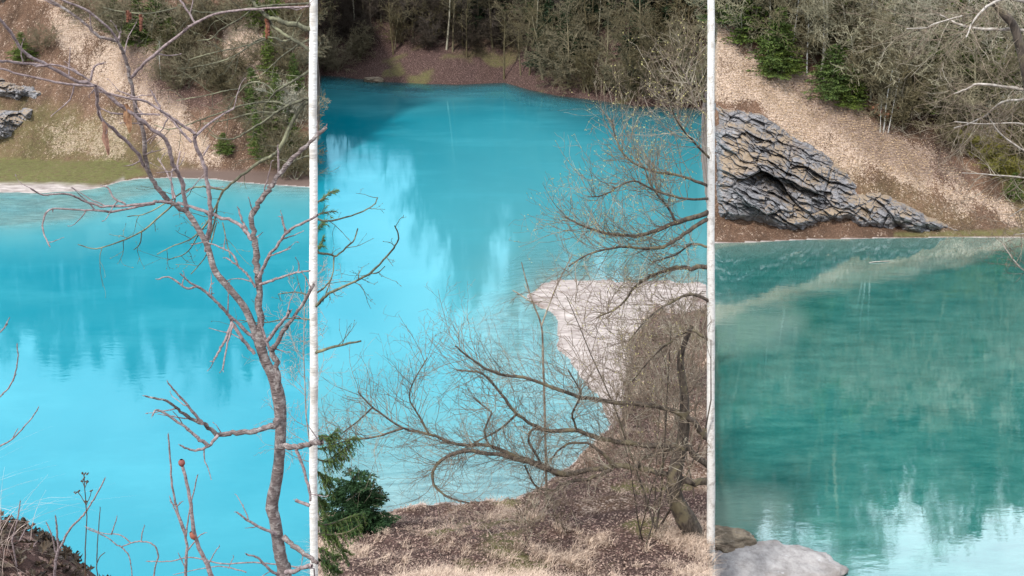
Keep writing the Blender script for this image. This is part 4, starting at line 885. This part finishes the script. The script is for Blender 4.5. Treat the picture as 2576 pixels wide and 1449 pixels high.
big_tree('spindly_sapling', 'thin bare sapling with few forks standing left of the budding trunk over the pale shoal', [
 ([(1375, 1255), (1372, 1100), (1366, 900), (1362, 820), (1340, 760), (1322, 700), (1312, 660)], 3.4, 1.2), ([(1345, 765), (1310, 742), (1290, 730)], 2, 1.2), ([(1362, 820), (1400, 720), (1440, 640)], 2.2, 1.1)],
 30, .8, .5, 'midtwig', 'midtwig', 23, lv=1, r=.01, drift=.3)
# thicket of upright shrubs on the spit
rs = np.random.default_rng(31)
for i, (px, py, top, n) in enumerate([(1590, 1130, 860, 6), (1640, 1180, 800, 7), (1690, 1150, 760, 8), (1740, 1120, 740, 8), (1775, 1250, 820, 6), (1620, 1010, 790, 6), (1680, 990, 760, 7), (1745, 980, 740, 7), (1610, 1370, 1010, 5), (1660, 1330, 700, 5), (1150 + 180, 1300, 1190, 4), (1270, 1400, 1240, 4), (1420, 1330, 1200, 4), (1700, 900, 745, 7), (1760, 870, 740, 7), (1585, 900, 800, 7), (1600, 960, 830, 7), (1625, 860, 770, 7), (1575, 1050, 900, 7), (1560, 1120, 960, 6)]):
    p = hit(px, py, 12, 62); dp = dep_of(p[1], p[2]); h = (py - top) / F * dp / .93; P = []
    cfg = dict(seg=[8, 5, 4, 3], wob=[.07, .18, .2, .2], up=[.02, .06, .03, .02], tip=.3, rmin=.008, kids=[6, 5, 3], t0=[.25, .15, .1], ang=.65, lr=[.36, .5, .5])
    for j in range(max(2, int(n * .6))): grow(P, (rs.normal(0, .2), rs.normal(0, .2), -.1), (rs.normal(0, .24), rs.normal(0, .24), 1), h * (.65 + .4 * rs.random()), .012 + .016 * h / 5, 0, 3, cfg, rs)
    off = np.array(p); P = [q for q in P if proj(*(q[1] + off).T)[0].max() < SEAM2 + 4]
    nm = ['leftmost of the upright shrubs on the spit', 'second upright shrub on the spit from the left', 'dense upright shrub right of the spit centre', 'tall upright shrub near the old leaning trunk', 'upright shrub at the right edge of the near bank', 'shrub at the inner edge of the pale shoal', 'shrub behind the leaning trunk on the spit', 'shrub at the far right of the spit behind others', 'low stems at the foot of the old leaning trunk, left side', 'slim dark stems rising before the leaning trunk',
          'short twiggy stems at the waterline under the long low boughs', 'low twiggy shrub in the dry grass at the front', 'small crooked shrub in the mossy dip of the bank', 'far brown shrub where the spit meets the shoal', 'far brown shrub at the right end of the spit', 'outermost ragged shrub on the edge of the pale shoal', 'ragged shrub on the spit edge just nearer than the outermost one', 'ragged shrub at the far tip of the brown spit', 'low ragged shrub where the long boughs cross the shoal edge', 'nearest ragged shrub along the spit edge left of the thicket'][i]
    t = thing('bare_shrub', 'bare brown ' + nm if 'shrub' in nm or 'stems' in nm else nm, 'bush', p, 0, 'bare shrubs of the near bank')
    mk('stems', [(a, b) for l, a, b in P if l == 0], 'oldbark' if i in (8, 9) else 'midtwig', t, 5); mk('crown', [(a, b) for l, a, b in P if l > 0], 'midtwig', t, 3)
# pale fine sapling at the left of the middle water
p = hit(806, 1345, 14, 40); t = thing('fine_twigged_sapling', 'pale grey sapling with a mist of very fine twigs above the round spruce', 'tree', p); P = []
cfg = dict(seg=[10, 7, 5, 4], wob=[.04, .16, .22, .25], up=[.01, .05, .02, .0], tip=.3, rmin=.004, kids=[20, 7, 4], t0=[.3, .15, .1], ang=.85, lr=[.19, .5, .55])
hs = (1345 - 600) / F * dep_of(p[1], p[2] + 3); rs = np.random.default_rng(41)
grow(P, (0, 0, -.1), (.02, 0, 1), hs, .03, 0, 3, cfg, rs); mk('trunk', [(a, b) for l, a, b in P if l == 0], 'paletwig', t, 6); mk('crown', [(a, b) for l, a, b in P if l > 0], 'paletwig', t, 3)

# ------------------------------------------------------------------ spruces at the left of the middle view
(tv, tf), (cv, cf) = conifer_proto(601, 2.0, .9, 4.6, .085, True, .42, .2)
p = hit(892, 1345, 14, 40); p[1] += .3; t = thing('round_spruce', 'dense dark green round young spruce at the left end of the near bank', 'bush', p)
obj('trunk', mesh_np('trunk', tv, tf, M['oldbark']), t); obj('crown', mesh_np('crown', cv, cf, M['needle_bush'], False), t); t.scale = (1.12, 1.12, .95)
(tv, tf), (cv, cf) = conifer_proto(602, 1.0, .6, 2.4, .09, True, .28)
p = hit(966, 1318, 14, 40); t = thing('little_spruce', 'little yellow green spruce seedling beside the round dark spruce', 'bush', p)
obj('trunk', mesh_np('trunk', tv, tf, M['oldbark']), t); obj('crown', mesh_np('crown', cv, cf, M['needle_near'], False), t); t.scale = (.5, .5, .5)
# tall thin spruce whose sprays enter from behind the white trunk
YS = 11.0; t = thing('thin_spruce', 'thin young spruce behind the white trunk with long sprays reaching right over the water', 'tree')
st = [PY(787, a, YS) for a in (1750, 1300, 900, 600, 462)]; mk('trunk', [smooth_poly(st, [.03, .026, .02, .012, .005], 4)], 'oldbark', t, 8)
rs = np.random.default_rng(51); LB, SB = [], []
for pts in [[(788, 515), (812, 500), (830, 484), (846, 480)], [(788, 545), (815, 535), (846, 531)], [(788, 590), (805, 570), (818, 555)], [(788, 640), (803, 620), (815, 598)],
            [(788, 1130), (825, 1125), (870, 1108), (898, 1098)], [(788, 1150), (820, 1160), (850, 1140), (880, 1120)], [(788, 1180), (812, 1200), (830, 1230)], [(788, 1090), (820, 1100), (850, 1080)],
            [(788, 1320), (830, 1318), (880, 1300), (915, 1290)], [(788, 1340), (820, 1345), (870, 1340), (905, 1320)], [(788, 1370), (820, 1390), (850, 1400)], [(788, 1400), (825, 1420), (845, 1440)], [(788, 1300), (815, 1330), (850, 1370), (870, 1400)], [(788, 1230), (803, 1260), (812, 1290)]]:
    lp = limb(pts, YS, 2.6, 1.2, .5 * rs.random(), 4); LB.append(lp)
    if pts[-1][1] > 1000:
        for s in np.linspace(.25, .95, 9):
            i = int(s * (len(lp[0]) - 1)); q = lp[0][i]; l2 = .22 * (1.1 - .6 * s)
            for sg in (-1, 1):
                e = q + np.array((.05 + .3 * l2 * rs.random(), sg * l2 * .7, -l2 * (.5 + .6 * rs.random()))); SB.append((np.array([q, (q + e) / 2 + (0, 0, .02), e]), np.array([.004, .003, .002])))
    else:
        for s in (.4, .7):
            i = int(s * (len(lp[0]) - 1)); q = lp[0][i]; e = q + np.array((.05, .03 * rs.normal(), .05 * rs.normal())); SB.append((np.array([q, (q + e) / 2, e]), np.array([.004, .003, .002])))
[mk('limb', [lp], 'oldbark', t, 5) for lp in LB]; mk('crown', SB, 'oldbark', t, 3)
v_, f_ = needle_fans(LB + SB, rs, .05, 260, .16); obj('needles', mesh_np('needles', v_, f_, M['needle_near'], False), t)

# ------------------------------------------------------------------ tree reaching in from the right edge
big_tree('overhanging_tree', 'dark trunked tree at the top right corner with pale boughs painted as lit reaching left', [
 ([(2900, 1300), (2790, 950), (2680, 600), (2610, 350), (2582, 180), (2565, 115), (2550, 65), (2520, 30), (2480, -20)], 16, 8),
 ([(2640, 85), (2576, 75), (2500, 73), (2424, 65), (2390, 50), (2364, 35)], 5, 1.6), ([(2630, 240), (2576, 226), (2530, 218), (2460, 211), (2430, 225), (2399, 236)], 4.6, 1.5),
 ([(2640, 260), (2576, 250), (2520, 258), (2480, 290), (2440, 310), (2400, 322)], 3.6, 1.3), ([(2420, 40), (2350, 60), (2330, 70), (2280, 72)], 2, 1.1), ([(2600, 10), (2540, -5), (2490, 10), (2450, 50), (2430, 95)], 5, 1.6),
 ([(2640, 455), (2576, 447), (2500, 440), (2420, 435)], 2.4, 1), ([(2640, 330), (2560, 310), (2480, 312), (2400, 306)], 2.2, 1), ([(2640, 400), (2580, 380), (2520, 340), (2490, 300)], 3, 1.2), ([(2640, 540), (2590, 520), (2540, 545)], 2.4, 1),
 ([(2640, 700), (2576, 680), (2540, 640), (2520, 610)], 2, 1), ([(2640, 620), (2600, 590), (2550, 590)], 2, 1)],
 17, .9, .09, 'oldbark', 'midtwig', 61, lv=2, r=.007, drift=.8, upb=.0, mat_b='paletwig', pr=False)  # pale bough bark puts the light on these limbs into their colour
# floating stick in the pool
t = obj('floating_stick', mesh_np('floating_stick', *tubes([smooth_poly([PY(2186, 661.5, Yw(661.5)) * (1, 1, 0) + (0, 0, .02), PY(2208, 660, Yw(660)) * (1, 1, 0) + (0, 0, .05), PY(2238, 658, Yw(658)) * (1, 1, 0) + (0, 0, .03)], [.03, .035, .02], 5)], 6), M['paletwig']))
tag(t, 'pale bare stick floating on the pool below the rock cliff', 'stick')

# ------------------------------------------------------------------ viewing bank, bottom left: leaves, shoots, grass
rs = np.random.default_rng(71)
def leaf_shape(n, rs, size):
    """lobed, curled fallen leaves"""
    base = np.array([(0, -1, 0), (.35, -.55, .12), (.85, -.6, .3), (.55, -.1, .05), (1, .25, .35), (.45, .4, .08), (.3, .95, .3), (0, 1.25, .1), (-.3, .95, .25), (-.45, .4, .05), (-1, .25, .38), (-.55, -.1, .06), (-.85, -.6, .25), (-.35, -.55, .1)])
    ctr = np.array((0, .1, -.08))
    V, Fc = [], []; k = len(base)
    return base, ctr, k
base, ctr, kk = leaf_shape(1, rs, 1)
m_ = (Y_ < 8) & (PXg < 420) & (PXg > -500) & (PYg < 1900) & (Z_ > 15.0)
cand = Vf[m_.ravel()]
print('lip verts', len(cand))
nl = 2600; xs = -6.2 + 4.6 * rs.random(nl * 3); yv = 3.4 + 2.6 * rs.random(nl * 3); hz = H(xs, yv); ok = hz > 14.6; xs, yv, hz = xs[ok][:nl], yv[ok][:nl], hz[ok][:nl]
V, Fc = [], []
for i in range(len(xs)):
    s = .030 * (.6 + .8 * rs.random()); q = Vector((rs.normal(0, .5), rs.normal(0, .5), 1)).to_track_quat('Z', 'Y').to_matrix(); Mx = np.array(q); a = rs.random() * 6.28
    Rz = np.array([[math.cos(a), -math.sin(a), 0], [math.sin(a), math.cos(a), 0], [0, 0, 1]]); cu = np.array((1, 1, 1 + rs.random() * 1.5))
    b = np.vstack([base * cu * (1 + .15 * rs.normal(size=base.shape)), ctr]) @ Rz.T @ Mx.T * s + (xs[i], yv[i], hz[i] + .01 + .03 * rs.random()); o = len(V); V += list(b)
    for j in range(kk): Fc.append((o + kk, o + j, o + (j + 1) % kk, 0))
tag(obj('fallen_leaves', tri_mesh('fallen_leaves', V, Fc, 'brownleaf')), 'heap of dark wet fallen leaves on the lip of the viewing bank at the bottom left', 'leaves', kind='stuff')
g = np.stack([-3.1 + .22 * rs.normal(size=150), 4.75 + .25 * rs.normal(size=150)], -1); g = np.column_stack([g, H(g[:, 0], g[:, 1])])
v_, f_ = blades(g, .55, .0017, rs, 1.1, 7)
tag(obj('grass_tuft', mesh_np('grass_tuft', v_, f_, M['grass'], False)), 'long bleached grass blades arching at the left edge above the dark leaves', 'grass', kind='stuff')
def shoot(name, label, lines, Yd, mat='twig', bs=.004, cat='shoot', budm=None, extra=None):
    t = thing(name, label, cat); LP = []
    for i, (pts, r0, r1) in enumerate(lines):
        lp = knots(limb(pts, Yd, r0, r1, 0, 5), rs, .2)
        if i == 0:
            g0 = ground(lp[0][0][0], lp[0][0][1])
            if lp[0][0][2] > g0: e = lp[0][0].copy(); e[2] = g0 - .05; lp = (np.vstack([e, lp[0]]), np.concatenate([[lp[1][0]], lp[1]]))
        LP.append(lp)
    mk('stem', LP[:1], mat, t, 6)
    for lp in LP[1:]: mk('twig', [lp], mat, t, 5)
    bv, bf = buds(LP, rs, bs, .09); tag(obj('buds', tri_mesh('buds', bv, bf, budm or mat), t), kind='stuff'); return t
shoot('upright_shoot', 'tall straight bare shoot with opposite buds left of the slender forked tree', [([(468, 1470), (468, 1354), (447, 1290), (433, 1223), (428, 1150), (423, 1092)], 3.6, 1.8), ([(468, 1350), (475, 1290), (484, 1250), (497, 1195)], 2.2, 1.4), ([(466, 1350), (445, 1295), (427, 1250)], 1.8, 1.2), ([(443, 1275), (457, 1262)], 1.6, 1.2), ([(443, 1275), (428, 1262)], 1.6, 1.2), ([(468, 1390), (500, 1350), (516, 1340)], 2, 1.2), ([(466, 1430), (450, 1395)], 1.5, 1)], 4.0)
shoot('budded_twig', 'close pinkish twig with two fat red buds crossing before the tall straight shoot', [([(545, 1480), (520, 1420), (491, 1349), (476, 1250), (457, 1165)], 6, 3.6)], 2.0, 'twig', .0035, budm='redbud')
t = bpy.data.objects['budded_twig']
for a, b in (((492, 1356), (480, 1338)), ((458, 1172), (456, 1156))): lp = limb([a, ((a[0] + b[0]) / 2, (a[1] + b[1]) / 2), b], 2.0, 8, 8, 0, 6); mk('bud', [(lp[0], lp[1] * (.35 + .75 * np.sin(np.linspace(.25, 2.95, len(lp[1])))))], 'redbud', t, 8)
shoot('branching_shoot', 'forked brown shoot rising from the dark leaves', [([(137, 1460), (142, 1400), (156, 1369), (172, 1335), (205, 1300), (222, 1278), (245, 1240), (264, 1203)], 3.6, 1.6), ([(146, 1385), (143, 1330), (139, 1298)], 3.2, 1.6), ([(140, 1390), (132, 1350), (116, 1314)], 2, 1.4)], 4.9)
shoot('spiky_shoots', 'short dark stubs sticking out of the leaves near the left edge', [([(30, 1360), (45, 1300), (51, 1260)], 2, 1.2), ([(50, 1360), (60, 1340), (68, 1325)], 2, 1.2), ([(85, 1375), (92, 1362)], 2, 1.2)], 4.9)
shoot('thorny_runner', 'thin arching bramble runner low over the water at the bottom', [([(385, 1460), (392, 1420), (398, 1395), (385, 1370), (355, 1362), (330, 1366), (300, 1374), (270, 1352), (221, 1331)], 2.2, 1.2), ([(330, 1366), (300, 1345), (262, 1342), (215, 1325)], 1.6, 1), ([(355, 1362), (358, 1340), (364, 1322)], 1.5, 1), ([(300, 1372), (325, 1400), (334, 1460)], 1.7, 1.2), ([(280, 1345), (290, 1315), (294, 1300)], 1.6, 1)], 4.6)
shoot('creeping_stem', 'long thin nearly level stem along the bottom before the slender tree trunk', [([(790, 1430), (740, 1425), (640, 1415), (560, 1418), (480, 1402), (430, 1412), (370, 1412)], 2, 1.2), ([(620, 1440), (560, 1425), (510, 1430), (440, 1445)], 1.6, 1), ([(525, 1418), (540, 1390), (552, 1374)], 1.6, 1.1), ([(574, 1430), (588, 1400)], 1.2, .9)], 4.6)
for nm, lb, pts in [('bare_twig', 'upper bare twig arching in from the left edge over the water', [(-20, 1005), (0, 998), (25, 970), (38, 940), (45, 900), (43, 865)]), ('bare_twig', 'lower bare twig reaching up from the left edge over the water', [(-20, 1130), (0, 1122), (30, 1105), (60, 1075), (85, 1045), (97, 1025)]), ('bare_twig', 'small forked twig tip at the left edge beside the reflected treetops', [(-20, 850), (0, 836), (10, 825), (19, 815)])]:
    p0 = [(-60, 1380), (-45, 1200)] if pts[0][1] < 1100 else [(-70, 1380)]
    shoot(nm, lb, [(p0 + pts, 2.6, 1.3), ([(pts[2][0], pts[2][1]), (pts[2][0] + 14, pts[2][1] - 26)], 1.4, 1)], 4.6)
t = shoot('dry_umbel_plant', 'dry brown umbel plant with small seed heads above the dark leaves', [([(214, 1460), (215, 1380), (218, 1300), (214, 1240), (211, 1192)], 1.5, 1), ([(216, 1270), (205, 1250), (195, 1238)], 1, .8), ([(217, 1270), (226, 1250), (230, 1235)], 1, .8), ([(213, 1225), (206, 1210)], .9, .7), ([(213, 1228), (220, 1212)], .9, .7)], 4.8, 'umbel', .001)
for a in [(209, 1190), (214, 1192), (219, 1191), (211, 1204), (205, 1209), (216, 1213), (221, 1210), (192, 1238), (199, 1236), (230, 1234), (218, 1262)]:
    for j in range(3):
        q = (a[0] + rs.normal(0, 2), a[1] + rs.normal(0, 1.5)); mk('seed_head', [limb([(q[0] - 1.5, q[1] + 1), q, (q[0] + 1.5, q[1] - 1)], 4.8, 1.6, 1.6, 0, 2)], 'umbel', t, 5)
shoot('thin_stalk', 'thin leafless stalk beside the dry umbel plant', [([(243, 1430), (245, 1370), (249, 1320), (252, 1276)], 1.3, .9), ([(243, 1420), (252, 1400), (264, 1390)], 1.3, 1)], 4.8, 'umbel', .002)
